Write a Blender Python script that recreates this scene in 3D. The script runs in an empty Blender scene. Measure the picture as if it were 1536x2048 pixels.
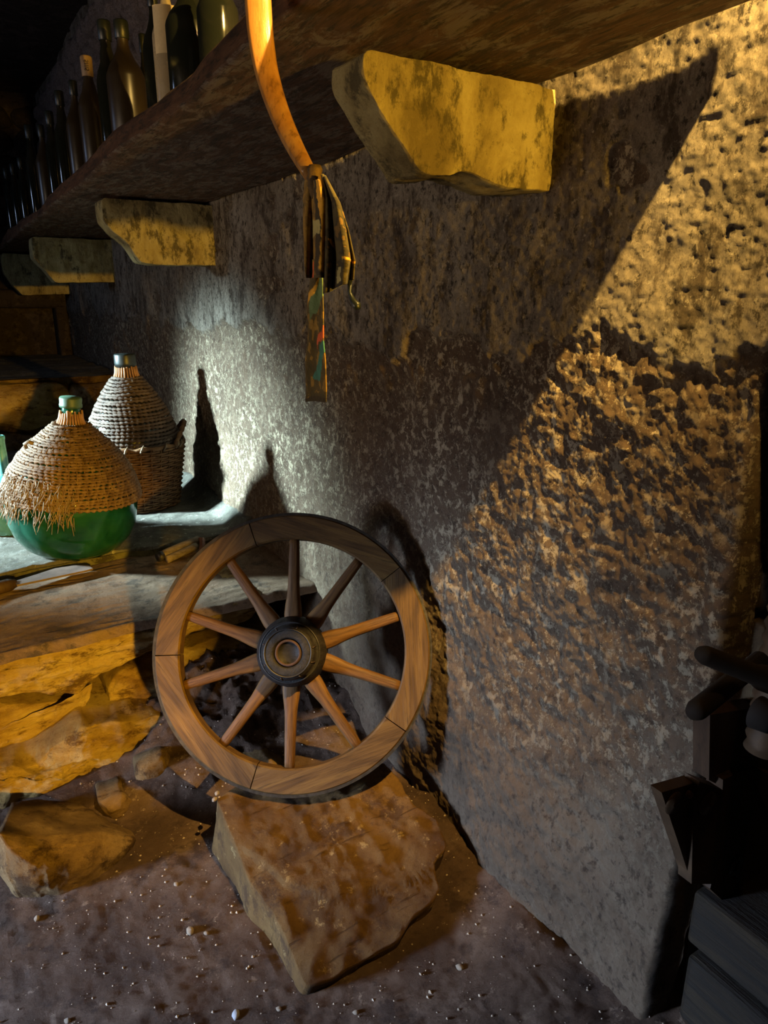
import bpy, bmesh, math, random
import numpy as np
from mathutils import Vector, Matrix
random.seed(7)
C = bpy.context.scene.collection
PI = math.pi

# ------------------------------------------------------------------ camera
CAM = np.array([-1.0, 0.0, 1.35])
FPX = 1400.0
PITCH = math.atan(424 / FPX)
YAW = math.atan(898 / math.hypot(FPX, 424))
_h = np.array([math.sin(YAW), math.cos(YAW), 0]); RT = np.array([math.cos(YAW), -math.sin(YAW), 0])
FW = _h * math.cos(PITCH) - np.array([0, 0, 1]) * math.sin(PITCH)
UP = _h * math.sin(PITCH) + np.array([0, 0, 1]) * math.cos(PITCH)
cd = bpy.data.cameras.new('camera'); cam = bpy.data.objects.new('camera', cd); C.objects.link(cam)
cd.sensor_fit = 'VERTICAL'; cd.sensor_height = 24.0; cd.lens = FPX / 2048 * 24.0
cd.clip_start = 0.02
cam.matrix_world = Matrix(((RT[0], UP[0], -FW[0], CAM[0]), (RT[1], UP[1], -FW[1], CAM[1]), (RT[2], UP[2], -FW[2], CAM[2]), (0, 0, 0, 1)))
sc = bpy.context.scene; sc.camera = cam
sc.view_settings.view_transform = 'Standard'; sc.view_settings.look = 'None'
sc.view_settings.gamma = 1.0; sc.view_settings.use_curve_mapping = False
sc.view_settings.exposure = 0.0
# ------------------------------------------------------------------ world and lights
w = bpy.data.worlds.new('world'); sc.world = w; w.use_nodes = True
w.node_tree.nodes['Background'].inputs[0].default_value = (1.0, 0.74, 0.50, 1)
w.node_tree.nodes['Background'].inputs[1].default_value = 0.03

def lamp(name, kind, loc, target, energy, color, **kw):
    d = bpy.data.lights.new(name, kind); d.energy = energy; d.color = color
    for k, v in kw.items(): setattr(d, k, v)
    o = bpy.data.objects.new(name, d); C.objects.link(o)
    o.location = loc
    dirv = Vector(target) - Vector(loc)
    o.rotation_euler = dirv.to_track_quat('-Z', 'Y').to_euler()
    return o
WARM = (1.0, 0.58, 0.13)
lamp('spot_corbels', 'SPOT', (-.06, -1.7, 1.43), (-.30, 1.3, 1.51), 560, (1.0, 0.56, 0.06), spot_size=math.radians(20), spot_blend=0.5, shadow_soft_size=0.04)
lamp('spot_bench', 'SPOT', (-.92, -1.6, 1.27), (-.96, 2.1, .47), 1150, (1.0, 0.56, 0.04), spot_size=math.radians(20.5), spot_blend=0.75, shadow_soft_size=0.04)
lamp('spot_above_shelf', 'SPOT', (-0.21, 0.20, 2.40), (-0.10, 1.15, 1.54), 580, (1.0, 0.62, 0.15), spot_size=math.radians(72), spot_blend=0.9, shadow_soft_size=0.012)
lamp('spill_above_shelf', 'POINT', (-0.21, 0.22, 2.45), (0, 0, 0), 8.0, (1.0, 0.55, 0.22), shadow_soft_size=0.03)
lamp('window_daylight', 'AREA', (-3.75, 4.42, 1.92), (0, 2.86, .42), 62, (0.62, 0.90, 1.0), shape='RECTANGLE', size=0.34, size_y=0.34, spread=math.radians(25))
lamp('window_skylight', 'AREA', (-3.74, 4.44, 1.90), (0, 4.6, .9), 6.5, (0.50, 0.66, 1.0), shape='RECTANGLE', size=0.5, size_y=0.45, spread=math.radians(130))
lamp('door_daylight', 'AREA', (-3.7, 1.72, 0.72), (-0.9, 1.2, 0.0), 19, (0.48, 0.68, 1.0), shape='RECTANGLE', size=0.5, size_y=0.5, spread=math.radians(40))
lamp('door_fill', 'AREA', (-3.66, 1.72, 1.1), (0, 1.5, 2.75), 17, (1.0, 0.76, 0.52), shape='RECTANGLE', size=0.9, size_y=0.7, spread=math.radians(115))  # added warm fill lamp at the door, standing in for reflected light

# ------------------------------------------------------------------ numeric helpers
def at(px, py, ax, val):
    """a point of the photograph on the world plane axis = val"""
    r = FW + (px - 768) / FPX * RT + (1024 - py) / FPX * UP
    return CAM + r * ((val - CAM[ax]) / r[ax])

def _hash(ix, iy, iz, seed):
    h = (ix.astype(np.int64) * 374761393 + iy.astype(np.int64) * 668265263 + iz.astype(np.int64) * 2147483647 + seed * 974634777) & 0xFFFFFFFF
    h = ((h ^ (h >> 13)) * 1274126177) & 0xFFFFFFFF
    h = h ^ (h >> 16)
    return (h & 0xFFFF) / 65535.0
def vnoise(P, seed=0):
    P = np.asarray(P, float); I = np.floor(P); f = P - I; f = f * f * f * (f * (f * 6 - 15) + 10)
    ix, iy, iz = I[..., 0], I[..., 1], I[..., 2]; fx, fy, fz = f[..., 0], f[..., 1], f[..., 2]
    g = lambda a, b, c: _hash(ix + a, iy + b, iz + c, seed)
    x00 = g(0, 0, 0) * (1 - fx) + g(1, 0, 0) * fx; x10 = g(0, 1, 0) * (1 - fx) + g(1, 1, 0) * fx
    x01 = g(0, 0, 1) * (1 - fx) + g(1, 0, 1) * fx; x11 = g(0, 1, 1) * (1 - fx) + g(1, 1, 1) * fx
    return ((x00 * (1 - fy) + x10 * fy) * (1 - fz) + (x01 * (1 - fy) + x11 * fy) * fz) * 2 - 1
def fbm(P, octv=4, seed=0, gain=0.5):
    P = np.asarray(P, float); s = 0; a = 1.0; n = 0
    for i in range(octv):
        s = s + a * vnoise(P * 2.03 ** i + 17.3 * i, seed + i); n += a; a *= gain
    return s / n
def ridged(P, octv=3, seed=0):
    P = np.asarray(P, float); s = 0; a = 1.0; n = 0
    for i in range(octv):
        s = s + a * (1 - 2 * np.abs(vnoise(P * 2.1 ** i + 9.1 * i, seed + i))); n += a; a *= .5
    return s / n
def sstep(a, b, x):
    t = np.clip((x - a) / (b - a), 0, 1); return t * t * (3 - 2 * t)

# ------------------------------------------------------------------ mesh helpers
def mesh_obj(name, verts, faces, mat=None, parent=None, smooth=True):
    me = bpy.data.meshes.new(name); me.from_pydata([tuple(map(float, v)) for v in verts], [], faces)
    if smooth: me.polygons.foreach_set('use_smooth', [True] * len(me.polygons))
    me.update()
    o = bpy.data.objects.new(name, me); C.objects.link(o)
    if mat: me.materials.append(mat)
    if parent: o.parent = parent
    return o
def grid_obj(name, V, mat, parent=None, smooth=True, attrs=None):
    """V: (n, m, 3) array of points"""
    n, m = V.shape[:2]
    me = bpy.data.meshes.new(name)
    idx = np.arange(n * m).reshape(n, m)
    q = np.stack([idx[:-1, :-1], idx[1:, :-1], idx[1:, 1:], idx[:-1, 1:]], -1).reshape(-1, 4)
    me.vertices.add(n * m); me.vertices.foreach_set('co', V.reshape(-1).astype(np.float32))
    me.loops.add(q.size); me.loops.foreach_set('vertex_index', q.reshape(-1).astype(np.int32))
    me.polygons.add(len(q)); me.polygons.foreach_set('loop_start', np.arange(0, q.size, 4, dtype=np.int32))
    me.polygons.foreach_set('use_smooth', np.full(len(q), smooth))
    me.update(calc_edges=True)
    if attrs:
        for k, a in attrs.items():
            if a.ndim == 3:
                at_ = me.attributes.new(k, 'FLOAT_COLOR', 'POINT'); c4 = np.ones((n * m, 4), np.float32); c4[:, :3] = a.reshape(-1, 3); at_.data.foreach_set('color', c4.reshape(-1))
            else:
                at_ = me.attributes.new(k, 'FLOAT', 'POINT'); at_.data.foreach_set('value', a.reshape(-1).astype(np.float32))
    o = bpy.data.objects.new(name, me); C.objects.link(o); me.materials.append(mat)
    if parent: o.parent = parent
    return o
class MB:
    def __init__(s): s.v = []; s.f = []
    def add(s, vs, fs):
        b = len(s.v); s.v += [tuple(map(float, v)) for v in vs]; s.f += [tuple(i + b for i in f) for f in fs]; return s
    def box(s, c, d, M=None):
        x, y, z = [k / 2 for k in d]; vs = [Vector((sx * x, sy * y, sz * z)) for sx in (-1, 1) for sy in (-1, 1) for sz in (-1, 1)]
        if M is not None: vs = [M @ v for v in vs]
        vs = [v + Vector(c) for v in vs]
        return s.add(vs, [(0, 1, 3, 2), (4, 6, 7, 5), (0, 4, 5, 1), (2, 3, 7, 6), (0, 2, 6, 4), (1, 5, 7, 3)])
    def lathe(s, prof, n=32, c=(0, 0, 0), wob=0, seed=0, cap=True):
        vs = []; fs = []
        for k, (r, z) in enumerate(prof):
            for i in range(n):
                a = 2 * PI * i / n; rr = r
                if wob: rr = r * (1 + wob * math.sin(3 * a + seed + z * 9) + wob * .6 * math.sin(7 * a + 2 * seed + z * 23))
                vs.append((c[0] + rr * math.cos(a), c[1] + rr * math.sin(a), c[2] + z))
        for k in range(len(prof) - 1):
            for i in range(n):
                j = (i + 1) % n; fs.append((k * n + i, k * n + j, (k + 1) * n + j, (k + 1) * n + i))
        if cap:
            if prof[0][0] > 1e-5: fs.append(tuple(range(n - 1, -1, -1)))
            if prof[-1][0] > 1e-5: fs.append(tuple((len(prof) - 1) * n + i for i in range(n)))
        return s.add(vs, fs)
    def tube(s, pts, rad, n=8, closed=False, twist=0, flat=1.0):
        pts = [Vector(p) for p in pts]; N = len(pts); vs = []; fs = []
        if not hasattr(rad, '__len__'): rad = [rad] * N
        nrm = None
        for i, p in enumerate(pts):
            if closed: t = pts[(i + 1) % N] - pts[i - 1]
            else: t = pts[min(i + 1, N - 1)] - pts[max(i - 1, 0)]
            t.normalize()
            if nrm is None:
                nrm = t.cross(Vector((0, 0, 1)));
                if nrm.length < .1: nrm = t.cross(Vector((1, 0, 0)))
            nrm = (nrm - t * nrm.dot(t)).normalized(); b = t.cross(nrm)
            for k in range(n):
                a = 2 * PI * k / n + twist * i
                vs.append(p + (nrm * math.cos(a) + b * math.sin(a) * flat) * rad[i])
        for i in range(N if closed else N - 1):
            i2 = (i + 1) % N
            for k in range(n):
                k2 = (k + 1) % n; fs.append((i * n + k, i * n + k2, i2 * n + k2, i2 * n + k))
        if not closed: fs += [tuple(range(n - 1, -1, -1)), tuple((N - 1) * n + k for k in range(n))]
        return s.add(vs, fs)
    def build(s, name, mat, parent=None, smooth=True, bevel=0, seg=2):
        o = mesh_obj(name, s.v, s.f, mat, parent, smooth)
        if bevel:
            m = o.modifiers.new('bevel', 'BEVEL'); m.width = bevel; m.segments = seg; m.limit_method = 'ANGLE'
        return o
def thing(name, label, cat, loc=(0, 0, 0), group=None, rot=None):
    o = bpy.data.objects.new(name, None); C.objects.link(o); o.location = loc; o.empty_display_size = .05
    if rot: o.rotation_euler = rot
    o['label'] = label; o['category'] = cat
    if group: o['group'] = group
    return o
def tag(o, label, cat, group=None):
    o['label'] = label; o['category'] = cat
    if group: o['group'] = group
    return o
def struct(o): o['kind'] = 'structure'; return o
def stuff(o): o['kind'] = 'stuff'; return o

# ------------------------------------------------------------------ materials
class NT:
    def __init__(s, name):
        s.m = bpy.data.materials.new(name); s.m.use_nodes = True; s.t = s.m.node_tree
        s.b = s.t.nodes['Principled BSDF']; s.tc = s.t.nodes.new('ShaderNodeTexCoord')
    def n(s, typ, **kw):
        x = s.t.nodes.new(typ)
        for k, v in kw.items():
            if k.startswith('_'): setattr(x, k[1:], v)
            else: x.inputs[k].default_value = v
        return x
    def l(s, a, b): s.t.links.new(a, b)
    def coord(s, scale=(1, 1, 1), src='Object'):
        mp = s.n('ShaderNodeMapping'); mp.inputs['Scale'].default_value = scale; s.l(s.tc.outputs[src], mp.inputs['Vector']); return mp.outputs[0]
    def noise(s, vec, scale, detail=6, rough=.55, dist=0):
        x = s.n('ShaderNodeTexNoise', Scale=scale, Detail=detail, Roughness=rough, Distortion=dist); s.l(vec, x.inputs['Vector']); return x.outputs[0]
    def ramp(s, fac, stops):
        r = s.n('ShaderNodeValToRGB'); e = r.color_ramp.elements
        while len(e) < len(stops): e.new(.5)
        for k, (p, c) in zip(e, stops):
            k.position = p; k.color = (c, c, c, 1) if not hasattr(c, '__len__') else (*c, 1)
        s.l(fac, r.inputs[0]); return r.outputs[0]
    def mix(s, fac, a, b, mode='MIX'):
        x = s.n('ShaderNodeMix', _data_type='RGBA', _blend_type=mode)
        for sock, v in ((x.inputs[0], fac), (x.inputs[6], a), (x.inputs[7], b)):
            if hasattr(v, 'is_output'): s.l(v, sock)
            elif hasattr(v, '__len__'): sock.default_value = (*v, 1)
            else: sock.default_value = v
        return x.outputs[2]
    def math(s, op, a, b=0.0):
        x = s.n('ShaderNodeMath', _operation=op)
        for sock, v in ((x.inputs[0], a), (x.inputs[1], b)):
            if hasattr(v, 'is_output'): s.l(v, sock)
            else: sock.default_value = v
        return x.outputs[0]
    def bump(s, h, dist=.01, strength=1.0, prev=None):
        x = s.n('ShaderNodeBump', Strength=strength, Distance=dist); s.l(h, x.inputs['Height'])
        if prev: s.l(prev, x.inputs['Normal'])
        return x.outputs[0]
    def out(s, col=None, rough=.8, normal=None, **kw):
        if col is not None:
            if hasattr(col, 'is_output'): s.l(col, s.b.inputs['Base Color'])
            else: s.b.inputs['Base Color'].default_value = (*col, 1)
        if hasattr(rough, 'is_output'): s.l(rough, s.b.inputs['Roughness'])
        else: s.b.inputs['Roughness'].default_value = rough
        if normal: s.l(normal, s.b.inputs['Normal'])
        for k, v in kw.items(): s.b.inputs[k.replace('_', ' ')].default_value = v
        return s.m
def rock(name, stops, scale=5, dark=(.02, .012, .007), light=None, bump=.006, rough=.85, strat=(1, 1, 1), spec=.25):
    t = NT(name); v = t.coord(strat); v1 = t.coord()
    lo, mid, hi = [c_ for _, c_ in (stops if len(stops) == 3 else [stops[0], stops[0], stops[1]])]
    c = t.ramp(t.noise(v, scale, 11, .68, .5), [(.36, lo), (.5, mid), (.62, hi)])
    c = t.mix(t.ramp(t.noise(v, scale * 2.3, 9, .74), [(.53, 0.0), (.61, .85)]), c, dark)
    c = t.mix(t.ramp(t.noise(v1, scale * 9, 8, .74), [(.57, 0.0), (.66, .6)]), c, dark)
    if light: c = t.mix(t.ramp(t.noise(v1, scale * 5.1, 6, .75), [(.60, 0.0), (.67, .9)]), c, light)
    h1 = t.noise(v, scale * 4, 12, .74); h2 = t.noise(v1, scale * 26, 6, .75)
    b = t.bump(h2, bump * .5, 1, t.bump(h1, bump * 3.0))
    return t.out(c, rough, b, Specular_IOR_Level=spec)
def wood(name, stops, scale=1, axis=0, rough=.6, bump=.0015, ratio=14, spec=.25):
    t = NT(name); s = [ratio] * 3; s[axis] = 1.0; v = t.coord(tuple(k * scale for k in s))
    f = t.noise(v, 3.2, 8, .6, .5); c = t.ramp(f, stops)
    f2 = t.noise(v, 9, 6, .7); c = t.mix(t.ramp(f2, [(.52, 0.0), (.72, .8)]), c, tuple(k * .3 for k in stops[0][1]))
    return t.out(c, rough, t.bump(f2, bump), Specular_IOR_Level=spec)
def plain(name, col, rough=.6, var=.5, scale=20, bump=.001, **kw):
    t = NT(name); v = t.coord(); f = t.noise(v, scale, 7, .65)
    c = t.ramp(f, [(.3, tuple(k * (1 - var) for k in col)), (.7, tuple(min(1, k * (1 + var * .6)) for k in col))])
    return t.out(c, rough, t.bump(f, bump), **kw)

def wall_material():
    t = NT('old_plaster'); v = t.coord(); a = t.n('ShaderNodeAttribute', _attribute_name='plaster'); pl = a.outputs['Fac']
    vs = t.coord((1, 1, .45))
    vt = t.coord((1, 1.15, .95))
    n1 = t.noise(v, 2.3, 9, .62, .4); n2 = t.noise(vs, 17, 10, .74, .3); n3 = t.noise(vt, 46, 8, .72); n4 = t.noise(v, 6.1, 9, .68, .8)
    pc = t.ramp(n1, [(.30, (.17, .13, .095)), (.48, (.29, .24, .185)), (.68, (.40, .345, .275))])
    pc = t.mix(t.ramp(n4, [(.56, 0.0), (.66, .8)]), pc, (.12, .095, .075))
    pc = t.mix(t.ramp(n2, [(.50, 0.0), (.59, .9)]), pc, (.07, .047, .031))
    pc = t.mix(t.ramp(n3, [(.54, 0.0), (.61, .9)]), pc, (.035, .024, .016))
    pc = t.mix(t.ramp(t.noise(v, 70, 7, .75), [(.58, 0.0), (.64, .7)]), pc, (.52, .46, .37))
    bc = t.ramp(n1, [(.32, (.085, .052, .030)), (.5, (.135, .086, .052)), (.7, (.19, .132, .085))])
    n5 = t.noise(vt, 38, 10, .76, .25); n6 = t.noise(v, 15, 7, .7, .3)
    sz = t.n('ShaderNodeSeparateXYZ'); t.l(v, sz.inputs[0]); lowf = t.ramp(sz.outputs[2], [(.30, .08), (.85, 1.0)])
    den = t.ramp(t.noise(v, 3.3, 6, .65), [(.36, .15), (.60, 1.0)])
    den = t.math('MULTIPLY', den, lowf)
    fl = t.math('MULTIPLY', t.ramp(n5, [(.52, 0.0), (.555, 1.0)]), den)
    fl = t.math('MAXIMUM', fl, t.math('MULTIPLY', t.ramp(t.noise(v, 85, 7, .72), [(.565, 0.0), (.60, .9)]), t.math('MULTIPLY', t.ramp(n4, [(.42, .2), (.56, 1.0)]), lowf)))
    fl = t.math('MAXIMUM', fl, t.math('MULTIPLY', t.ramp(n6, [(.60, 0.0), (.64, .9)]), den))
    bc = t.mix(t.ramp(n3, [(.53, 0.0), (.62, .8)]), bc, (.045, .025, .014))
    bc = t.mix(fl, bc, (.54, .44, .30))
    bc = t.mix(t.ramp(n2, [(.58, 0.0), (.68, .85)]), bc, (.04, .022, .012))
    c = t.mix(pl, bc, pc)
    b = t.bump(n2, .010); b = t.bump(fl, .004, 1, b); b = t.bump(n3, .005, 1, b); b = t.bump(t.noise(v, 75, 9, .8), .008, 1, b)
    return t.out(c, .85, b, Specular_IOR_Level=.3)
M = {}
M['wall'] = wall_material()
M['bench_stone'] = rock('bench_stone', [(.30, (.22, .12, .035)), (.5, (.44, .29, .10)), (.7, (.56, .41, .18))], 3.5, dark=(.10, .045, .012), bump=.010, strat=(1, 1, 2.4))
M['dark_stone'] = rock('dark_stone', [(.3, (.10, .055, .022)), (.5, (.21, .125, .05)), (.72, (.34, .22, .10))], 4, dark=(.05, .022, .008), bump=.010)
M['slab_top'] = rock('bench_top_stone', [(.3, (.11, .066, .038)), (.55, (.20, .124, .074)), (.75, (.27, .178, .114))], 4, dark=(.07, .05, .035), bump=.006)
M['pale_ledge'] = rock('pale_ledge', [(.3, (.085, .076, .06)), (.55, (.14, .128, .102)), (.75, (.21, .195, .16))], 6, dark=(.09, .08, .065), light=(.55, .52, .45), bump=.008)
def boulder_material():
    m = rock('boulder', [(.3, (.066, .029, .007)), (.5, (.12, .059, .015)), (.7, (.17, .091, .027))], 5, dark=(.06, .027, .009), light=(.32, .21, .085), bump=.005)
    t = NT.__new__(NT); t.m = m; t.t = m.node_tree; t.b = t.t.nodes['Principled BSDF']; t.tc = [n_ for n_ in t.t.nodes if n_.type == 'TEX_COORD'][0]
    mp = t.n('ShaderNodeMapping'); mp.inputs['Rotation'].default_value = (0, 0, math.radians(-2)); mp.inputs['Scale'].default_value = (5, 60, 5); t.l(t.tc.outputs['Object'], mp.inputs['Vector'])
    sc_ = t.ramp(t.noise(mp.outputs[0], 1.3, 5, .6), [(.63, 0.0), (.69, 1.0)])
    old = t.b.inputs['Base Color'].links[0].from_socket; oldn = t.b.inputs['Normal'].links[0].from_socket
    t.l(t.mix(t.math('MULTIPLY', sc_, .45), old, (.04, .017, .006)), t.b.inputs['Base Color'])
    bm_ = t.n('ShaderNodeBump', Strength=1.0, Distance=.004); bm_.invert = True; t.l(sc_, bm_.inputs['Height']); t.l(oldn, bm_.inputs['Normal']); t.l(bm_.outputs[0], t.b.inputs['Normal'])
    return m
M['boulder'] = boulder_material()
M['soil'] = rock('soil', [(.3, (.066, .037, .024)), (.5, (.118, .069, .045)), (.72, (.175, .112, .078))], 4.2, dark=(.055, .03, .02), light=(.30, .21, .15), bump=.009)
M['corbel'] = rock('corbel_stone', [(.3, (.20, .15, .06)), (.5, (.40, .32, .14)), (.7, (.52, .44, .22))], 5, dark=(.075, .06, .03), bump=.006, strat=(1.6, 1, .8))
M['cobble'] = rock('vault_stone', [(.3, (.20, .15, .135)), (.6, (.36, .28, .25)), (.8, (.42, .34, .31))], 6, dark=(.05, .035, .03), bump=.006)
M['mortar_and_shade'] = rock('mortar_and_shade', [(.3, (.05, .036, .03)), (.6, (.10, .075, .065))], 8, bump=.006)
M['jamb'] = rock('jamb_stone', [(.3, (.07, .046, .025)), (.6, (.14, .096, .054)), (.8, (.20, .14, .08))], 7, dark=(.02, .012, .007), bump=.006)
def shelf_material():
    t = NT('shelf_wood'); v = t.coord((14, 2.2, 14)); v1 = t.coord((9, 4.2, 9))
    c = t.ramp(t.noise(v, 3, 11, .72, .6), [(.36, (.022, .010, .005)), (.5, (.085, .038, .018)), (.64, (.15, .075, .038))])
    g = t.n('ShaderNodeNewGeometry'); sep = t.n('ShaderNodeSeparateXYZ'); t.l(g.outputs['True Normal'], sep.inputs[0])
    under = t.ramp(t.math('MULTIPLY', sep.outputs[2], -1.0), [(.45, 0.0), (.75, 1.0)])
    fl = t.math('MULTIPLY', under, t.ramp(t.noise(v1, 2.6, 12, .76, .6), [(.49, 0.0), (.57, .85)]))
    c = t.mix(fl, c, (.20, .155, .12))
    c = t.mix(t.ramp(t.noise(v, 8, 10, .74), [(.53, 0.0), (.60, .9)]), c, (.02, .011, .006))
    return t.out(c, .75, t.bump(t.noise(v, 5, 12, .75), .014), Specular_IOR_Level=.3)
M['shelf'] = shelf_material()
M['wheel_wood'] = wood('wheel_wood', [(.3, (.036, .016, .0045)), (.5, (.085, .043, .0115)), (.72, (.14, .078, .022))], 1.1, 0, .6, .0015)
M['spoke_wood'] = wood('spoke_wood', [(.3, (.046, .019, .006)), (.5, (.105, .047, .013)), (.72, (.165, .082, .025))], 1.4, 0, .6, .001)
M['hub'] = wood('hub_wood', [(.3, (.009, .007, .006)), (.55, (.019, .015, .013)), (.75, (.036, .028, .024))], 1.6, 2, .55, .0025)
M['iron'] = plain('dark_iron', (.05, .042, .038), .5, .6, 40, .001, Metallic=.5)
M['tire'] = plain('tire_iron', (.055, .045, .036), .45, .6, 60, .001, Metallic=.6)
M['rust'] = plain('rusty_iron', (.13, .045, .018), .7, .6, 60, .001)
M['rust_dark'] = plain('dark_rust', (.05, .02, .010), .8, .6, 60, .001)
M['handle_wood'] = wood('honey_wood', [(.3, (.20, .085, .02)), (.5, (.34, .16, .042)), (.75, (.44, .24, .075))], 1.2, 2, .3, .0006, 10, .5)
M['grey_wood'] = wood('grey_wood', [(.3, (.11, .08, .05)), (.55, (.22, .165, .11)), (.75, (.30, .24, .17))], 1.5, 0, .7, .002)
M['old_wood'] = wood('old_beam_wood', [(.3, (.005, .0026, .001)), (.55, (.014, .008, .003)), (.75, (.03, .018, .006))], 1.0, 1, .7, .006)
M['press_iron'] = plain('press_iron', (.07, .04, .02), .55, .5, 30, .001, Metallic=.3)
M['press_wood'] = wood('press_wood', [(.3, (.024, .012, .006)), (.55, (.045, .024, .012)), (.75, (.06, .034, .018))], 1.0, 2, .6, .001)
M['pipe'] = plain('handle_iron', (.010, .0055, .0025), .85, .5, 30, .001)
M['wicker'] = wood('wicker', [(.3, (.06, .032, .018)), (.5, (.13, .074, .040)), (.75, (.22, .14, .08))], 6, 2, .75, .001, 2)
M['wicker_dark'] = wood('wicker_dark', [(.3, (.04, .026, .019)), (.5, (.085, .058, .043)), (.75, (.14, .10, .076))], 6, 2, .75, .001, 2)
M['basket'] = wood('basket_willow', [(.3, (.07, .03, .013)), (.5, (.145, .07, .028)), (.75, (.22, .12, .052))], 6, 2, .65, .001, 2)
M['straw'] = plain('straw', (.19, .13, .08), .8, .4, 30)
M['cork_paper'] = plain('cork_paper', (.34, .17, .07), .7, .4, 40)
def glass(name, col, trans=.7, rough=.08, dust=(.3, .35, .3), dustamt=.35):
    t = NT(name); v = t.coord(); f = t.noise(v, 7, 8, .65, .6)
    d = t.math('MULTIPLY', t.ramp(f, [(.42, 0.0), (.72, 1.0)]), dustamt)
    t.l(t.mix(d, col, dust), t.b.inputs['Base Color'])
    t.l(t.math('SUBTRACT', trans, t.math('MULTIPLY', d, trans)), t.b.inputs['Transmission Weight'])
    t.l(t.math('ADD', rough, t.math('MULTIPLY', d, .4)), t.b.inputs['Roughness'])
    t.b.inputs['IOR'].default_value = 1.45
    return t.m
M['green_glass'] = glass('green_glass', (.010, .13, .075), .82, .07, (.05, .16, .125), .45)
M['teal_glass'] = glass('teal_glass', (.10, .33, .30), .6, .12, (.22, .40, .38), .5)
M['dark_glass'] = glass('dark_bottle_glass', (.012, .014, .010), .25, .10, (.045, .036, .026), .5)
M['brown_glass'] = glass('dusty_bottle_glass', (.03, .02, .009), .2, .32, (.042, .03, .019), .6)
M['pale_glass'] = glass('pale_bottle_glass', (.40, .32, .20), .3, .25, (.38, .32, .22), .6)
M['black_cap'] = plain('black_cap', (.012, .016, .014), .4, .3, 30)
M['green_cap'] = plain('green_cap', (.05, .10, .06), .5, .3, 30)
M['label'] = plain('cream_label', (.55, .43, .24), .7, .25, 25)
M['foil'] = plain('amber_capsule', (.26, .17, .09), .6, .3, 30)
M['ink'] = plain('brown_ink', (.03, .015, .008), .7, .2, 30)
M['blade'] = plain('rusty_blade', (.10, .062, .046), .7, .5, 25, .001)
M['olive_stone'] = rock('olive_riser_stone', [(.3, (.06, .05, .02)), (.55, (.11, .10, .035)), (.75, (.17, .15, .06))], 9, dark=(.03, .02, .01), bump=.006)  # olive green stone colour for the riser
M['pebble'] = plain('pebble', (.38, .29, .21), .7, .4, 30, .002)
M['blue_pebble'] = plain('blue_grey_pebble', (.42, .42, .46), .35, .25, 30, .001)
def cloth_material():
    t = NT('patterned_cloth'); a = t.n('ShaderNodeAttribute', _attribute_name='dye'); v = t.coord()
    wv = t.n('ShaderNodeTexNoise', Scale=260.0, Detail=3.0); t.l(v, wv.inputs['Vector'])
    c = t.mix(t.ramp(t.noise(v, 90, 4, .7), [(.45, 0.0), (.7, .45)]), a.outputs['Color'], (.03, .02, .008))
    return t.out(c, .8, t.bump(wv.outputs[0], .001), Specular_IOR_Level=.2, Sheen_Weight=.2)
M['cloth'] = cloth_material()
M['scarf_knot'] = plain('scarf_knot_cloth', (.11, .06, .014), .8, .7, 60, .003)

# ------------------------------------------------------------------ the setting: right wall
def wall_surface(Y, Z):
    P = np.stack([np.zeros_like(Y), Y, Z], -1)
    edge = 1.262 + .05 * fbm(np.stack([Y * 2.5, Z * 0, Y * 0], -1), 4, 5) + .10 * fbm(P * 7, 5, 8, .62)
    pl = sstep(-.012, .012, Z - edge)
    holes = fbm(P * 7.0, 4, 31)
    pl = pl * (1 - sstep(.38, .44, holes) * .9)
    low = fbm(P * np.array([1, 5.5, 5.5]), 4, 41) - .35 * sstep(1.25, .2, Z)
    pl = np.maximum(pl, .0)
    x = .022 * fbm(P * 1.4, 2, 1)
    x += -.010 * pl                                            # plaster coat stands proud
    rough = 1 - pl
    x += rough * (.011 * fbm(P * 5, 3, 2) + .004 * ridged(P * 13, 3, 3) + .009 * fbm(P * 34, 4, 4, .65))
    x += pl * (.004 * fbm(P * 9, 3, 6) + .0016 * fbm(P * np.array([1, 75, 105]), 2, 7))
    pits = sstep(.56, .72, fbm(P * 22, 4, 11, .65)); x += pl * pits * .005
    x += -.05 * sstep(.75, .0, Z) * (1 + .6 * fbm(P * 3, 3, 9))          # swollen foot of the wall
    x += .07 * sstep(.606, .580, Y) ** 2 * sstep(1.30, 1.24, Z)
    return x, np.clip(pl, 0, 1)
ny, nz = 560, 860
yy = .580 * np.exp(np.linspace(0, math.log(7.3 / .580), ny)); zz_ = np.linspace(-.06, 3.0, nz)
Y, Z = np.meshgrid(yy, zz_, indexing='ij')
Xw, pl = wall_surface(Y, Z)
Yj = Y.copy(); Yj[0] += .012 * fbm(np.stack([Z[0] * 7, Z[0] * 0, Z[0] * 0], -1), 4, 21); Yj[1] = np.maximum(Yj[1], Yj[0] + .001)
wall_right = struct(grid_obj('wall_right', np.stack([Xw, Yj, Z], -1), M['wall'], attrs={'plaster': pl}))
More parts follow.
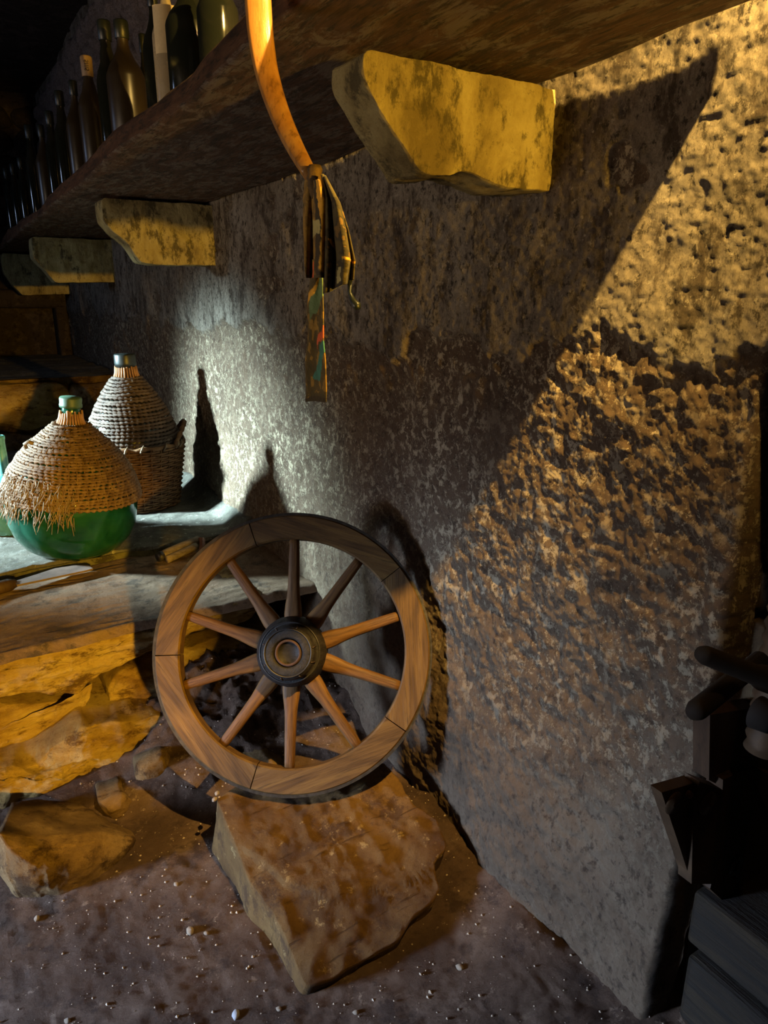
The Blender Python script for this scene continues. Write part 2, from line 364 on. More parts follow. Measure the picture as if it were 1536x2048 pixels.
# jamb face of the recess, with its stacked stones
g = np.stack(np.meshgrid(np.linspace(.055, .9, 60), np.linspace(-.06, 3.0, 160), indexing='ij'), -1)
V = np.stack([g[..., 0], .59 + .006 * fbm(np.stack([g[..., 0] * 8, g[..., 0] * 0, g[..., 1] * 8], -1), 3, 77), g[..., 1]], -1)
wall_jamb = struct(grid_obj('wall_recess', V[::-1], M['jamb']))
def slab_stone(name, w_, h_, d_, seed, mat, parent, loc, rz=0, nx=9):
    """a rough block, w x h face towards -y, depth d"""
    bm = bmesh.new(); bmesh.ops.create_cube(bm, size=1.0)
    bmesh.ops.scale(bm, vec=(w_, d_, h_), verts=bm.verts)
    bmesh.ops.bevel(bm, geom=bm.edges[:] , offset=min(w_, h_, d_) * .22, segments=2, affect='EDGES', profile=.6)
    co = np.array([v.co[:] for v in bm.verts]); k = 1.0 / max(h_, .04)
    dd = np.stack([fbm(co * k * 1.3 + seed * 7.7, 3, seed * 3 + i) for i in range(3)], -1) * min(w_, h_) * .16
    for v, dl in zip(bm.verts, dd): v.co += Vector(dl)
    me = bpy.data.meshes.new(name); bm.to_mesh(me); bm.free(); me.materials.append(mat)
    for p in me.polygons: p.use_smooth = True
    o = bpy.data.objects.new(name, me); C.objects.link(o); o.location = loc; o.rotation_euler = (0, 0, rz)
    if parent: o.parent = parent
    return o
z = .36; k = 0
while z < 1.22:
    hh = random.uniform(.05, .11); x = .075
    while x < .6:
        ww = random.uniform(.13, .30)
        slab_stone('stone', ww, hh * .94, .09, 100 + k, M['jamb'], wall_jamb, (x + ww / 2, .612 + random.uniform(-.012, .012), z + hh / 2)); k += 1
        x += ww + .008
    z += hh + .006
# back of the recess and side beyond the camera
def rough_panel(name, o, u, v, nu, nv, amp, mat, freq=3, seed=0, kind=True):
    o, u, v = map(np.array, (o, u, v)); n = np.cross(u, v); n = n / np.linalg.norm(n)
    a, b = np.meshgrid(np.linspace(0, 1, nu), np.linspace(0, 1, nv), indexing='ij')
    P = o + a[..., None] * u + b[..., None] * v
    P = P + n * (amp * fbm(P * freq, 4, seed))[..., None]
    ob = grid_obj(name, P, mat)
    return struct(ob) if kind else ob
a, b = np.meshgrid(np.linspace(-.36, .5805, 60), np.linspace(1.262, 3.0, 160), indexing='ij')
LX, LP = wall_surface(np.full_like(a, .63), b)
Pl = np.stack([LX + .006 * fbm(np.stack([a * 9, b * 9, a * 0], -1), 3, 7), a, b], -1); Pl[:, 0, 2] += .008 * fbm(np.stack([a[:, 0] * 30, a[:, 0] * 0, a[:, 0] * 0], -1), 2, 5)
struct(grid_obj('wall_right_lintel', Pl, M['wall'], attrs={'plaster': np.ones_like(a)}))
struct(MB().box((.47, .12, 2.15), (.84, .98, 1.72)).build('trim_recess_lintel', M['jamb'], smooth=False))
struct(MB().box((.44, -1.28, 1.47), (.92, 1.85, 3.06)).build('near_wall_blocker', M['jamb'], smooth=False))  # unseen wall piece added to keep spot light off the recess jamb
rough_panel('wall_recess_back', (.9, -.4, -.06), (0, 1.1, 0), (0, 0, 3.06), 40, 40, .03, M['jamb'], 4, 51)
# far wall with the dark niche, above a stone step
rough_panel('wall_far', (.05, 7.2, -.06), (-3.5, 0, 0), (0, 0, 3.06), 60, 60, .04, M['mortar_and_shade'], 2.5, 61)
niche_box = MB()
# left wall with a window and a door opening (out of frame, where the daylight comes from)
def left_piece(name, y0, y1, z0, z1):
    m = MB().box((-3.5, (y0 + y1) / 2, (z0 + z1) / 2), (.24, y1 - y0, z1 - z0)); return struct(m.build(name, M['mortar_and_shade'], smooth=False))
for nm, y0, y1, z0, z1 in (('wall_left', 4.85, 7.3, -.06, 3), ('wall_left_middle', 2.25, 3.95, -.06, 3), ('wall_left_near', -2.2, 1.2, -.06, 3),
                           ('wall_left_sill', 3.95, 4.85, -.06, 1.55), ('wall_left_lintel', 3.95, 4.85, 2.25, 3), ('wall_left_door_lintel', 1.2, 2.25, 1.95, 3)):
    left_piece(nm, y0, y1, z0, z1)
rough_panel('wall_back', (.92, -2.2, -.06), (-2.6, 0, 0), (0, 0, 3.06), 40, 40, .03, M['mortar_and_shade'], 3, 73)
rough_panel('ceiling', (.95, -2.2, 3.0), (-4.6, 0, 0), (0, 9.6, 0), 60, 90, .05, M['mortar_and_shade'], 2, 71)
# cobbled masonry of the upper wall and far wall: one mesh shared by alike stones
cob = []; cob_shaded = []
for s_ in range(6):
    bm = bmesh.new(); bmesh.ops.create_icosphere(bm, subdivisions=2, radius=1)
    co = np.array([v.co[:] for v in bm.verts]); dd = np.stack([fbm(co * 1.3 + s_ * 5, 3, 900 + s_ * 3 + i) for i in range(3)], -1) * .35
    for v, dl in zip(bm.verts, dd): v.co += Vector(dl)
    me = bpy.data.meshes.new('stone'); bm.to_mesh(me); bm.free(); me.materials.append(M['cobble'])
    for p in me.polygons: p.use_smooth = True
    cob.append(me)
    m2 = me.copy(); m2.materials[0] = M['mortar_and_shade']; cob_shaded.append(m2)  # far wall stones take a darker colour standing in for shade there
def cobble(loc, scl, rot, parent):
    o = bpy.data.objects.new('stone', random.choice(cob_shaded if parent.name == 'wall_far' else cob)); C.objects.link(o); o.location = loc; o.scale = scl; o.rotation_euler = rot; o.parent = parent
zc = 1.92
while zc < 2.82:
    y = 2.3 + random.uniform(0, .1)
    while y < 7.1:
        s_ = random.uniform(.10, .15) * (1 if y < 5 else 1.3)
        cobble((-.012, y, zc + random.uniform(-.02, .02)), (.065, s_ * .62, s_ * .52), (random.uniform(-.5, .5), 0, 0), wall_right)
        y += s_ * 1.22
    zc += .128
wf = bpy.data.objects['wall_far']
zc = .15
while zc < 2.9:
    x = -2.2
    while x < -.02:
        s_ = random.uniform(.16, .26)
        if not (-.64 < x + s_ / 2 < -.05 and .7 < zc < 1.36):
            cobble((x + s_ / 2, 7.2, zc + random.uniform(-.02, .02)), (s_ * .55, .07, .098), (0, random.uniform(-.3, .3), 0), wf)
        x += s_ * 1.05
    zc += .19
# niche recess in far wall: stone box mouth, darkened in colour to stand for shade
for nm, c, d in (('lintel', (-.32, 7.08, 1.36), (.78, .22, .15)), ('jamb', (-.06, 7.08, 1.0), (.10, .22, .60)), ('jamb', (-.66, 7.08, 1.0), (.14, .22, .60))):
    slab_stone(nm, d[0], d[2], d[1], int(d[0] * 100), M['mortar_and_shade'], wf, c)

# ------------------------------------------------------------------ floor
xs = np.linspace(-3.6, .9, 420); ys = np.concatenate([np.linspace(-2.2, .5, 40)[:-1], np.linspace(.5, 2.6, 330)[:-1], np.linspace(2.6, 7.3, 60)])
X, Yf = np.meshgrid(xs, ys, indexing='ij')
def floor_h(X, Y):
    P = np.stack([X, Y, X * 0], -1)
    h = .012 * fbm(P * 3, 3, 81) + .007 * fbm(P * 14, 4, 82) + .003 * ridged(P * 34, 2, 83)
    mound = sstep(1.55, 2.05, Y + .07 * fbm(P * 5, 3, 84)) * sstep(-1.0, -.72, X + .06 * fbm(P * 6, 2, 85))
    h = h + mound * (.03 + .17 * sstep(-.85, -.42, X)) * (.85 + .3 * fbm(P * 9, 4, 86) + .2 * ridged(P * 16, 3, 87))
    h = h + .05 * sstep(-.30, -.02, X) * (.6 + .5 * fbm(P * 7, 3, 88))
    return h
floor = struct(grid_obj('floor', np.stack([X, Yf, floor_h(X, Yf)], -1)[::-1], M['soil']))
def floor_z(x, y): return float(floor_h(np.array([[x]]), np.array([[y]]))[0, 0])

# ------------------------------------------------------------------ rough stones from outlines
def outline_stone(name, pts, depth, seed, mat, parent=None, bulge=.03, amp=.018, strat=1.0, n=150, taper=.94, freq=7):
    """pts: 3-D outline of the face; depth: vector into the stone"""
    P = np.array(pts, float); depth = np.array(depth, float)
    seg = np.roll(P, -1, 0) - P; L = np.linalg.norm(seg, axis=1); cum = np.concatenate([[0], np.cumsum(L)])
    t = np.linspace(0, cum[-1], n, endpoint=False); k = np.clip(np.searchsorted(cum, t, side='right') - 1, 0, len(P) - 1)
    ring = P[k] + seg[k] * ((t - cum[k]) / L[k])[:, None]
    sm = ring.copy()
    for _ in range(1): sm = sm * .6 + .2 * (np.roll(sm, 1, 0) + np.roll(sm, -1, 0))
    ring = sm; c = ring.mean(0); dn = depth / np.linalg.norm(depth)
    rows = [(q, -1 + .55 * max(0, (q - .2) / .6) ** 2.2) for q in np.linspace(.05, .80, 26)] + [(.85, -.40), (.895, -.28), (.93, -.18), (.96, -.06), (.985, .02), (1.0, .12)]
    vs = []; mask = []
    for s_, d_ in rows: vs.append(c + (ring - c) * s_ + dn * (d_ * bulge))
    for kk in (.1, .22, .36, .55, .8, 1.0): vs.append(c + (ring - c) * (1 + (taper - 1) * kk) + depth * kk + dn * .12 * bulge)
    V = np.concatenate(vs + [[c - dn * bulge], [c + depth]])
    s3 = np.array([1, 1, strat])
    nz_ = np.stack([fbm(V * freq * s3 + seed * 3.1, 6, seed * 5 + i, .58) for i in range(3)], -1)
    rz = ridged(V * freq * 1.7 * s3 + seed, 3, seed + 400)
    V = V + nz_ * amp - dn * (rz * amp * .7)[:, None]
    R = len(vs); fs = []
    for r in range(R - 1):
        for i in range(n):
            j = (i + 1) % n; fs.append((r * n + i, r * n + j, (r + 1) * n + j, (r + 1) * n + i))
    for i in range(n):
        j = (i + 1) % n; fs.append((R * n, j, i)); fs.append((R * n + 1, (R - 1) * n + i, (R - 1) * n + j))
    o = mesh_obj(name, V, fs, mat, parent)
    bm = bmesh.new(); bm.from_mesh(o.data); bmesh.ops.recalc_face_normals(bm, faces=bm.faces); bm.to_mesh(o.data); bm.free()
    return o
def outl(pix, y): return [at(px, py, 1, y) for px, py in pix]

bench = thing('stone_bench', 'rough stone masonry bench of stacked yellowish blocks built into the wall corner', 'bench', (-.6, 2.2, 0))
def bpart(o, label=None):
    o.parent = bench; o.matrix_parent_inverse = Matrix.Translation((.6, -2.2, 0))
    if label: o['label'] = label
    return o
DY = (0, .5, 0)
bpart(outline_stone('stone', [(-1.42, 2.085, .375), (-1.1, 2.085, .378), (-.95, 2.085, .38)] + outl([(115, 1284), (330, 1240), (522, 1186), (534, 1200), (500, 1240), (420, 1262), (330, 1290), (240, 1330), (200, 1350), (150, 1388), (0, 1393)], 2.085) + [(-1.42, 2.085, .25)], (0, .46, .0), 11, M['bench_stone'], bulge=.018, amp=.020, strat=2.2, n=240, taper=.99))
bpart(outline_stone('stone', [(-1.42, 2.1, .25)] + outl([(0, 1408), (148, 1402), (188, 1362), (184, 1388), (160, 1436), (145, 1456), (70, 1510), (0, 1524)], 2.13) + [(-1.42, 2.13, .15)], DY, 12, M['bench_stone'], bulge=.03, strat=2))
bpart(outline_stone('stone', outl([(212, 1370), (244, 1336), (335, 1300), (440, 1272), (540, 1255), (560, 1275), (520, 1330), (430, 1390), (330, 1422), (238, 1436), (218, 1410)], 2.15), DY, 13, M['bench_stone'], bulge=.035, strat=2))
bpart(outline_stone('stone', outl([(-150, 1560), (0, 1542), (70, 1526), (165, 1452), (240, 1446), (330, 1434), (440, 1400), (430, 1440), (350, 1470), (255, 1520), (240, 1560), (165, 1626), (100, 1652), (0, 1660), (-150, 1684)], 1.99), DY, 14, M['bench_stone'], bulge=.05, amp=.026, strat=2.6, n=200))
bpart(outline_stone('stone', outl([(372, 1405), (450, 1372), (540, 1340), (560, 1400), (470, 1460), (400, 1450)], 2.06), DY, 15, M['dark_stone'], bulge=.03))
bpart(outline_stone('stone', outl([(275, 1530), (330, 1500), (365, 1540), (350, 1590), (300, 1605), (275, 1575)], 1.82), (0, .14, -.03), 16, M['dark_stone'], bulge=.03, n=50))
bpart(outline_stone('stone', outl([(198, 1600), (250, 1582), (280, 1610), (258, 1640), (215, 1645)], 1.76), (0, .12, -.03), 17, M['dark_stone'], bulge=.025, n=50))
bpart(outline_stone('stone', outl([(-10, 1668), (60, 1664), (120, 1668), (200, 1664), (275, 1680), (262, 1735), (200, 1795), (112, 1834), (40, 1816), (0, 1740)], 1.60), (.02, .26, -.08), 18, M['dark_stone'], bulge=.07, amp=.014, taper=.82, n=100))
# core behind the facing stones, the upper surface and the pale raised ledge behind
core = MB().box((-.72, 2.76, .15), (1.4, .86, .40)); bpart(core.build('core', M['dark_stone'], smooth=False))
a, b = np.meshgrid(np.linspace(-1.6, .06, 220), np.linspace(2.052, 2.72, 120), indexing='ij')
P3 = np.stack([a, b, a * 0], -1)
bpart(grid_obj('stone', np.stack([a, b + .02 * fbm(P3 * 6, 3, 95), .396 + .007 * fbm(P3 * 5, 4, 91) + .004 * ridged(P3 * np.array([9, 30, 1]), 3, 92) - .024 * sstep(2.078, 2.050, b)], -1)[::-1], M['slab_top']), 'broad flat brown top slab')
a, b = np.meshgrid(np.linspace(-1.9, .06, 200), np.concatenate([np.full(1, 2.665), np.full(1, 2.67), np.linspace(2.675, 5.1, 200)]), indexing='ij')
P3 = np.stack([a, b, a * 0], -1); ed = .035 * fbm(np.stack([a * 5, a * 0, a * 0], -1), 3, 96)
h = .427 + .009 * fbm(P3 * 6, 4, 93) + .004 * ridged(P3 * 22, 3, 94) + .06 * sstep(-.10, .0, a); h[:, 0] = .34; h[:, 1] = .415 + .004 * fbm(P3[:, 1] * 20, 2, 97)
bpart(grid_obj('ledge', np.stack([a, b + ed * sstep(3.2, 2.66, b), h], -1)[::-1], M['pale_ledge']), 'pale gritty raised ledge at the back')
a, b = np.meshgrid(np.linspace(-1.3, .05, 160), np.linspace(.37, .422, 10), indexing='ij')
P3 = np.stack([a, a * 0, b], -1)
bpart(grid_obj('riser', np.stack([a, 2.658 + .035 * fbm(np.stack([a * 5, a * 0, a * 0], -1), 3, 96) + .004 * fbm(P3 * 30, 3, 98), b], -1), M['olive_stone']), 'olive green riser below the ledge')
# raised step at the far end
step = thing('stone_step', 'taller masonry step at the far end of the bench, under the dark niche', 'stone step', (-.6, 5.3, 0))
def spart(o): o.parent = step; o.matrix_parent_inverse = Matrix.Translation((.6, -5.3, 0)); return o
a, b = np.meshgrid(np.linspace(-1.9, .05, 90), np.linspace(4.96, 7.2, 60), indexing='ij'); P3 = np.stack([a, b, a * 0], -1)
spart(grid_obj('step_top', np.stack([a, b, .876 + .01 * fbm(P3 * 5, 3, 99)], -1)[::-1], M['pale_ledge']))
for i, pix in enumerate(([(-300, 772), (-80, 766), (60, 764), (135, 768), (142, 800), (130, 840), (60, 858), (-60, 856), (-300, 880)], [(142, 768), (215, 766), (228, 800), (215, 845), (150, 850), (138, 820)],
                         [(-200, 876), (0, 866), (90, 870), (130, 900), (60, 940), (-200, 950)], [(100, 865), (190, 858), (215, 900), (190, 945), (110, 935)], [(-200, 955), (20, 950), (150, 945), (210, 1000), (-200, 1020)])):
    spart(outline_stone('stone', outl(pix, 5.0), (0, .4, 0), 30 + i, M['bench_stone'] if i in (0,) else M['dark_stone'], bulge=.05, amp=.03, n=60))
spart(MB().box((-.9, 6.15, .44), (1.9, 2.1, .84)).build('core', M['dark_stone'], smooth=False))

# ------------------------------------------------------------------ loose rocks
def top_pts(pix, z0, ky, y0, kx=0, x0=0):
    """outline on a sloping plane z = z0 + ky (y - y0) + kx (x - x0)"""
    out = []
    nrm = np.array([-kx, -ky, 1.0]); p0 = np.array([x0, y0, z0])
    for px, py in pix:
        r = FW + (px - 768) / FPX * RT + (1024 - py) / FPX * UP
        out.append(CAM + r * ((nrm @ (p0 - CAM)) / (nrm @ r)))
    return out
bp = top_pts([(432, 1602), (470, 1575), (540, 1548), (640, 1530), (770, 1530), (800, 1556), (826, 1606), (878, 1640), (893, 1700), (868, 1728), (880, 1770), (868, 1800), (822, 1826), (800, 1868), (742, 1900), (672, 1940), (612, 1962), (597, 1925), (575, 1870), (545, 1815), (500, 1760), (480, 1700), (446, 1640)], .135, .22, 1.41, 0, 0)
boulder = outline_stone('boulder', bp, (-.025, .03, -.17), 21, M['boulder'], bulge=.004, amp=.010, n=150, taper=.98, freq=9)
bv = np.array([v.co[:] for v in boulder.data.vertices]); ck = top_pts([(478, 1690), (520, 1722), (548, 1745), (566, 1768), (620, 1785), (655, 1800), (700, 1790), (880, 1745)], .135, .22, 1.41)
cx = np.array([q[0] for q in ck]); cy = np.array([q[1] for q in ck]); o_ = np.argsort(cx)
lim = np.interp(bv[:, 0], cx[o_], cy[o_]) + .008 * fbm(bv * 22, 3, 63); drop = sstep(.006, -.006, bv[:, 1] - lim) * sstep(-.16, -.22, bv[:, 0])
bv[:, 2] -= drop * .014 * sstep(-.02, .05, bv[:, 2])
boulder.data.vertices.foreach_set('co', bv.reshape(-1).astype(np.float32)); boulder.data.update()
tag(boulder, 'large flat topped rock on the floor with the wagon wheel standing on it', 'rock')
def rock_on(name, pix, y, seed, mat, label, depth=.2, bulge=.04, amp=.02, n=60):
    return tag(outline_stone(name, outl(pix, y), (0, depth, 0), seed, mat, bulge=bulge, amp=amp, n=n), label, 'rock')
rock_on('rock', [(608, 1465), (640, 1440), (712, 1412), (735, 1420), (752, 1470), (740, 1486), (680, 1475), (625, 1472)], 1.80, 41, M['boulder'], 'yellow lit angular stone seen between the lower right spokes of the wheel')
rock_on('rock', [(590, 1498), (640, 1484), (735, 1490), (770, 1520), (740, 1548), (600, 1550)], 1.70, 42, M['boulder'], 'flat brown stone lying behind the bottom rim of the wheel')
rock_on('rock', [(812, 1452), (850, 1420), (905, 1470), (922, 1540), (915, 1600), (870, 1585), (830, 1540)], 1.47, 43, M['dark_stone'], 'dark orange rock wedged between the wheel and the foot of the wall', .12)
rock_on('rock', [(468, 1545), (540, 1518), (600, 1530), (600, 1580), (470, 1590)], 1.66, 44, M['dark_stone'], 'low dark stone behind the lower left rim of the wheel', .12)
rock_on('rock', [(835, 1745), (868, 1735), (884, 1770), (868, 1800), (830, 1822), (815, 1790)], 1.17, 45, M['boulder'], 'small greenish chip of rock at the right side of the big flat rock', .06, .015, .006, 40)

# ------------------------------------------------------------------ wagon wheel
k_ = 1.06
wc = CAM + k_ * (np.array([-.382, 1.433, .526]) - CAM); RW = .34 * k_; th, ph = -.56, .437
nn = np.array([math.sin(th) * math.cos(ph), -math.cos(th) * math.cos(ph), math.sin(ph)])
e1 = np.cross([0, 0, 1], nn); e1 /= np.linalg.norm(e1); e2 = np.cross(nn, e1)
wb = wc - e2 * RW
wheel = thing('wagon_wheel', 'old ten spoke wooden wagon wheel leaning against the wall on the flat rock', 'wheel')
wheel.matrix_world = Matrix(((e1[0], e2[0], nn[0], wb[0]), (e1[1], e2[1], nn[1], wb[1]), (e1[2], e2[2], nn[2], wb[2]), (0, 0, 0, 1)))
def rim_arc(a0, a1, r0, r1, h, n=24, lift=RW):
    m = MB(); vs = []
    for i in range(n + 1):
        a_ = a0 + (a1 - a0) * i / n; ca, sa = math.cos(a_), math.sin(a_)
        bv = .004
        for r, z in ((r0, -h + bv), (r0, h - bv), (r0 + bv, h), (r1 - bv, h), (r1, h - bv), (r1, -h + bv), (r1 - bv, -h), (r0 + bv, -h)):
            vs.append((r * ca, lift + r * sa, z))
    fs = []
    for i in range(n):
        for q in range(8):
            q2 = (q + 1) % 8; fs.append((i * 8 + q, i * 8 + q2, (i + 1) * 8 + q2, (i + 1) * 8 + q))
    fs += [tuple(range(7, -1, -1)), tuple(n * 8 + q for q in range(8))]
    return m.add(vs, fs)
rin, rout = RW * .805, RW * .983
for i in range(5):
    a0 = math.radians(110 - 72 * (i + 1)) + .004; a1 = math.radians(110 - 72 * i) - .004
    # build along local x for the grain: the arc is centred on its own frame
    am = (a0 + a1) / 2
    o = rim_arc(a0 - am + PI / 2, a1 - am + PI / 2, rin, rout, .022 + .0008 * (i % 2), lift=0).build('felloe', M['wheel_wood'], wheel, bevel=0)
    o.rotation_euler = (0, 0, am - PI / 2); o.location = (0, RW, 0)
    for p in o.data.polygons: p.use_smooth = False
mt = MB(); vs = []; n = 120
for i in range(n):
    a_ = 2 * PI * i / n
    for r, z in ((rout - .001, .0195), (RW, .0195), (RW, -.0195), (rout - .001, -.0195)): vs.append((r * math.cos(a_), RW + r * math.sin(a_), z))
mt.add(vs, [(i * 4 + q, i * 4 + (q + 1) % 4, ((i + 1) % n) * 4 + (q + 1) % 4, ((i + 1) % n) * 4 + q) for i in range(n) for q in range(4)])
mt.build('tire', M['tire'], wheel, smooth=False)['label'] = 'thin dark iron tyre around the rim'
def spoke_mesh():
    vs = []; fs = []; NS = 14; n = 14
    for i in range(NS):
        t = i / (NS - 1); r = .062 + (rin + .003 - .062) * t
        wdt = .0145 + .0085 * math.exp(-((t - .12) / .2) ** 2) + .0015 * math.sin(t * 3) - .002 * t; thk = .0125 + .004 * (1 - t)
        zc_ = .012 * (1 - t)
        for q in range(n):
            a_ = 2 * PI * q / n; cx, cz = math.cos(a_), math.sin(a_)
            sx = math.copysign(abs(cx) ** .6, cx) * wdt; sz = math.copysign(abs(cz) ** .6, cz) * thk
            vs.append((r, sx, sz + zc_))
    for i in range(NS - 1):
        for q in range(n):
            q2 = (q + 1) % n; fs.append((i * n + q, i * n + q2, (i + 1) * n + q2, (i + 1) * n + q))
    fs += [tuple(range(n - 1, -1, -1)), tuple((NS - 1) * n + q for q in range(n))]
    return vs, fs
sv, sf = spoke_mesh()
s0 = mesh_obj('spoke', sv, sf, M['spoke_wood'], wheel)
for i in range(10):
    o = s0 if i == 0 else s0.copy()
    if i: C.objects.link(o)
    o.location = (0, RW, 0); o.rotation_euler = (random.uniform(-.06, .06), 0, math.radians(90 - 36 * i) + random.uniform(-.012, .012))
hub = MB().lathe([(.03, -.085), (.066, -.085), (.078, -.06), (.088, -.03), (.091, 0), (.089, .03), (.082, .05), (.076, .062), (.073, .064), (.071, .063), (.066, .086), (.063, .094), (.052, .098), (.040, .098), (.036, .096), (.034, .080)], 48, (0, RW, 0), .008, 3, cap=False).build('hub', M['hub'], wheel)
for r0, r1, z0, z1 in ((.0745, .0775, .050, .064), (.0575, .0605, .088, .0985)):
    MB().lathe([(r0, z0), (r1, z0), (r1 - .0008, z1), (r0 - .001, z1), (r0, z0)], 48, (0, RW, 0)).build('hub_band', M['iron'], wheel)
MB().lathe([(.034, -.08), (.034, .09), (.031, .0955), (.027, .0945), (.025, .070), (.022, .066), (.0215, .03), (.018, .028), (.018, -.08)], 32, (0, RW, 0), cap=False).build('bushing', M['rust_dark'], wheel)['label'] = 'rusty iron bushing in the hub hole'
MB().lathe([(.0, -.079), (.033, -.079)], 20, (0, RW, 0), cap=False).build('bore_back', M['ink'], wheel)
for a_ in (20, 65, 118, 160, 205, 250, 300, 340):
    a_ = math.radians(a_ + random.uniform(-8, 8)); r0, r1 = .062, .069
    MB().tube([(r0 * math.cos(a_), RW + r0 * math.sin(a_), .0955), ((r0 + r1) / 2 * math.cos(a_ + .02), RW + (r0 + r1) / 2 * math.sin(a_ + .02), .087), (r1 * math.cos(a_ + .05), RW + r1 * math.sin(a_ + .05), .074)], .0020, 5).build('crack', M['ink'], wheel)

# ------------------------------------------------------------------ shelf and corbels
ns = 420; ys_ = .66 * np.exp(np.linspace(0, math.log(7.15 / .66), ns))
prof = []
ring_n = 40
Vs = np.zeros((ns, ring_n + 1, 3))
for i, y in enumerate(ys_):
    xf = -.535 + .010 * math.sin(y * 2.1 + .6) + .007 * math.sin(y * 5.3)
    zt = 1.768 + .006 * math.sin(y * 2.7); zb = 1.717 + .006 * math.sin(y * 1.9 + 1)
    xb = -.030
    path = [(xb, zb), (xb, zt)] + [(xb + (xf + .012 - xb) * t, zt) for t in np.linspace(.1, 1, 9)] + [(xf + .003, zt - .006)] + [(xf, zt - .006 - (zt - zb - .012) * t) for t in np.linspace(.15, 1, 7)] + [(xf + .005, zb + .002), (xf + .016, zb)] + [(xf + .016 + (xb - xf - .016) * t, zb) for t in np.linspace(.06, 1, 20)]
    Vs[i] = [(px, y, pz) for px, pz in path[:ring_n + 1]]
nzs = np.stack([fbm(Vs * np.array([9, 2.5, 9]) + 3, 4, 300 + i) for i in range(3)], -1)
ch = ridged(Vs * np.array([12, 4, 12]), 3, 310)
Vs[..., 0] += nzs[..., 0] * .012; Vs[..., 2] += nzs[..., 2] * .007 + ch * .003
Vs[:, -1] = Vs[:, 0]
shelf_root = thing('wall_shelf', 'long thick rough plank shelf running along the wall on stone corbels', 'shelf', (-.3, 2, 1.717))
so = grid_obj('shelf_board', Vs[::-1], M['shelf']); so.parent = shelf_root; so.matrix_parent_inverse = Matrix.Translation((.3, -2, -1.717))
eb = mesh_obj('end_grain', Vs[0, :-1], [tuple(range(ring_n))], M['shelf'], None, False); eb.parent = shelf_root; eb.matrix_parent_inverse = Matrix.Translation((.3, -2, -1.717))
def corbel(y0, thick, pix, seed, label):
    """a stone bracket: profile in x-z, extruded along y from y0 away from the camera"""
    pts = [at(px, py, 1, y0) for px, py in pix]; zt = 1.707
    pts = [np.array([.05, y0, zt]), np.array([pts[0][0] + .004, y0, zt])] + pts + [np.array([.05, y0, pts[-1][2]])]
    o = outline_stone('stone_corbel', pts, (0, thick, 0), seed, M['corbel'], bulge=.003, amp=.007, n=130, taper=1.0, freq=11)
    return tag(o, label, 'corbel')
corbel(1.04, .105, [(724, 110), (727, 150), (738, 176), (790, 262), (812, 302), (845, 347), (900, 353), (925, 342), (985, 363), (1012, 374), (1120, 384)], 51, 'large nearest stone corbel under the shelf, lit bright yellow')
corbel(2.90, .12, [(203, 400), (207, 440), (225, 463), (258, 490), (283, 525), (310, 529), (430, 531)], 52, 'middle stone corbel under the shelf, ochre with a chipped lower corner')
corbel(4.85, .16, [(64, 490), (67, 515), (95, 545), (112, 566), (225, 564)], 53, 'third stone corbel, dim brown, farther along below the shelf')
corbel(6.70, .20, [(5, 525), (8, 545), (30, 575), (45, 590), (125, 588)], 54, 'farthest stone corbel, almost black, at the left edge above the niche')

# ------------------------------------------------------------------ bottles on the shelf
def bottle(x, y, H, r, kind, label, cat='bottle', cap=True, lbl=None, neck=.30, sh=.58, mat='dark_glass', capmat='black_cap', capl=.14):
    zt = 1.768 + .006 * math.sin(y * 2.7) + .004
    t = thing('wine_bottle', label, cat, (x, y, zt), 'bottles on the wall shelf')
    nr = r * neck
    pr = [(0, .012), (r * .6, .004), (r * .93, 0), (r, .01), (r * 1.0, H * (sh - .03)), (r * .97, H * sh), (r * .82, H * (sh + .06)), (r * .58, H * (sh + .12)), (nr * 1.25, H * (sh + .19)), (nr, H * (sh + .24)), (nr * .96, H * .965), (nr * 1.15, H * .968), (nr * 1.15, H * .995), (nr * .9, H)]
    MB().lathe(pr, 28, cap=True).build('glass_body', M[mat], t)
    if cap:
        MB().lathe([(nr * 1.1, H * (1 - capl)), (nr * 1.22, H * (1 - capl) + .002), (nr * 1.26, H * .995), (nr * 1.1, H * 1.006), (0, H * 1.008)], 20, cap=False).build('capsule', M[capmat], t)
    if lbl:
        z0, z1, a0, a1 = lbl
        vs = []; n = 16
        for i in range(n + 1):
            a_ = math.radians(a0 + (a1 - a0) * i / n)
            for z_ in (H * z0, H * z1): vs.append(((r + .0012) * math.cos(a_), (r + .0012) * math.sin(a_), z_))
        mesh_obj('label', vs, [(2 * i, 2 * i + 2, 2 * i + 3, 2 * i + 1) for i in range(n)], M['label'], t)
    return t
def byat(px, py, x=-.45):
    p = at(px, py, 0, x); return p[1], p[2] - 1.772
def put(px, py, r, label, x=-.45, **kw):
    y, H = byat(px, py, x)
    return bottle(x, y, H, r, '', label, **kw)
put(428, -95, .040, 'dark olive bottle on the shelf nearest the hanging wooden handle', mat='dark_glass', cap=False)
put(372, -75, .052, 'wide black bottle on the shelf, second from the hanging handle', mat='dark_glass')
put(326, -60, .036, 'pale bottle with a bright cream label and lit neck at the top of the picture', mat='pale_glass', cap=False, lbl=(.42, .75, 200, 330))
put(302, -30, .032, 'slim black bottle left of the pale labelled bottle, cut by the top of the picture', mat='dark_glass')
put(284, 72, .030, 'short black bottle half hidden left of the pale labelled bottle', x=-.33)
put(241, 42, .052, 'broad dusty brown wine bottle with a dark cap and an amber glint', mat='brown_glass')
put(207, 45, .037, 'tall slim black bottle left of the broad dusty brown one', neck=.42)
cb = put(172, 118, .042, 'dusty brown bottle with a stamped tan capsule on its neck', mat='brown_glass', capmat='foil', neck=.36, capl=.17)
put(145, 166, .040, 'dusty brown bottle just left of the one with a stamped tan capsule', mat='brown_glass')
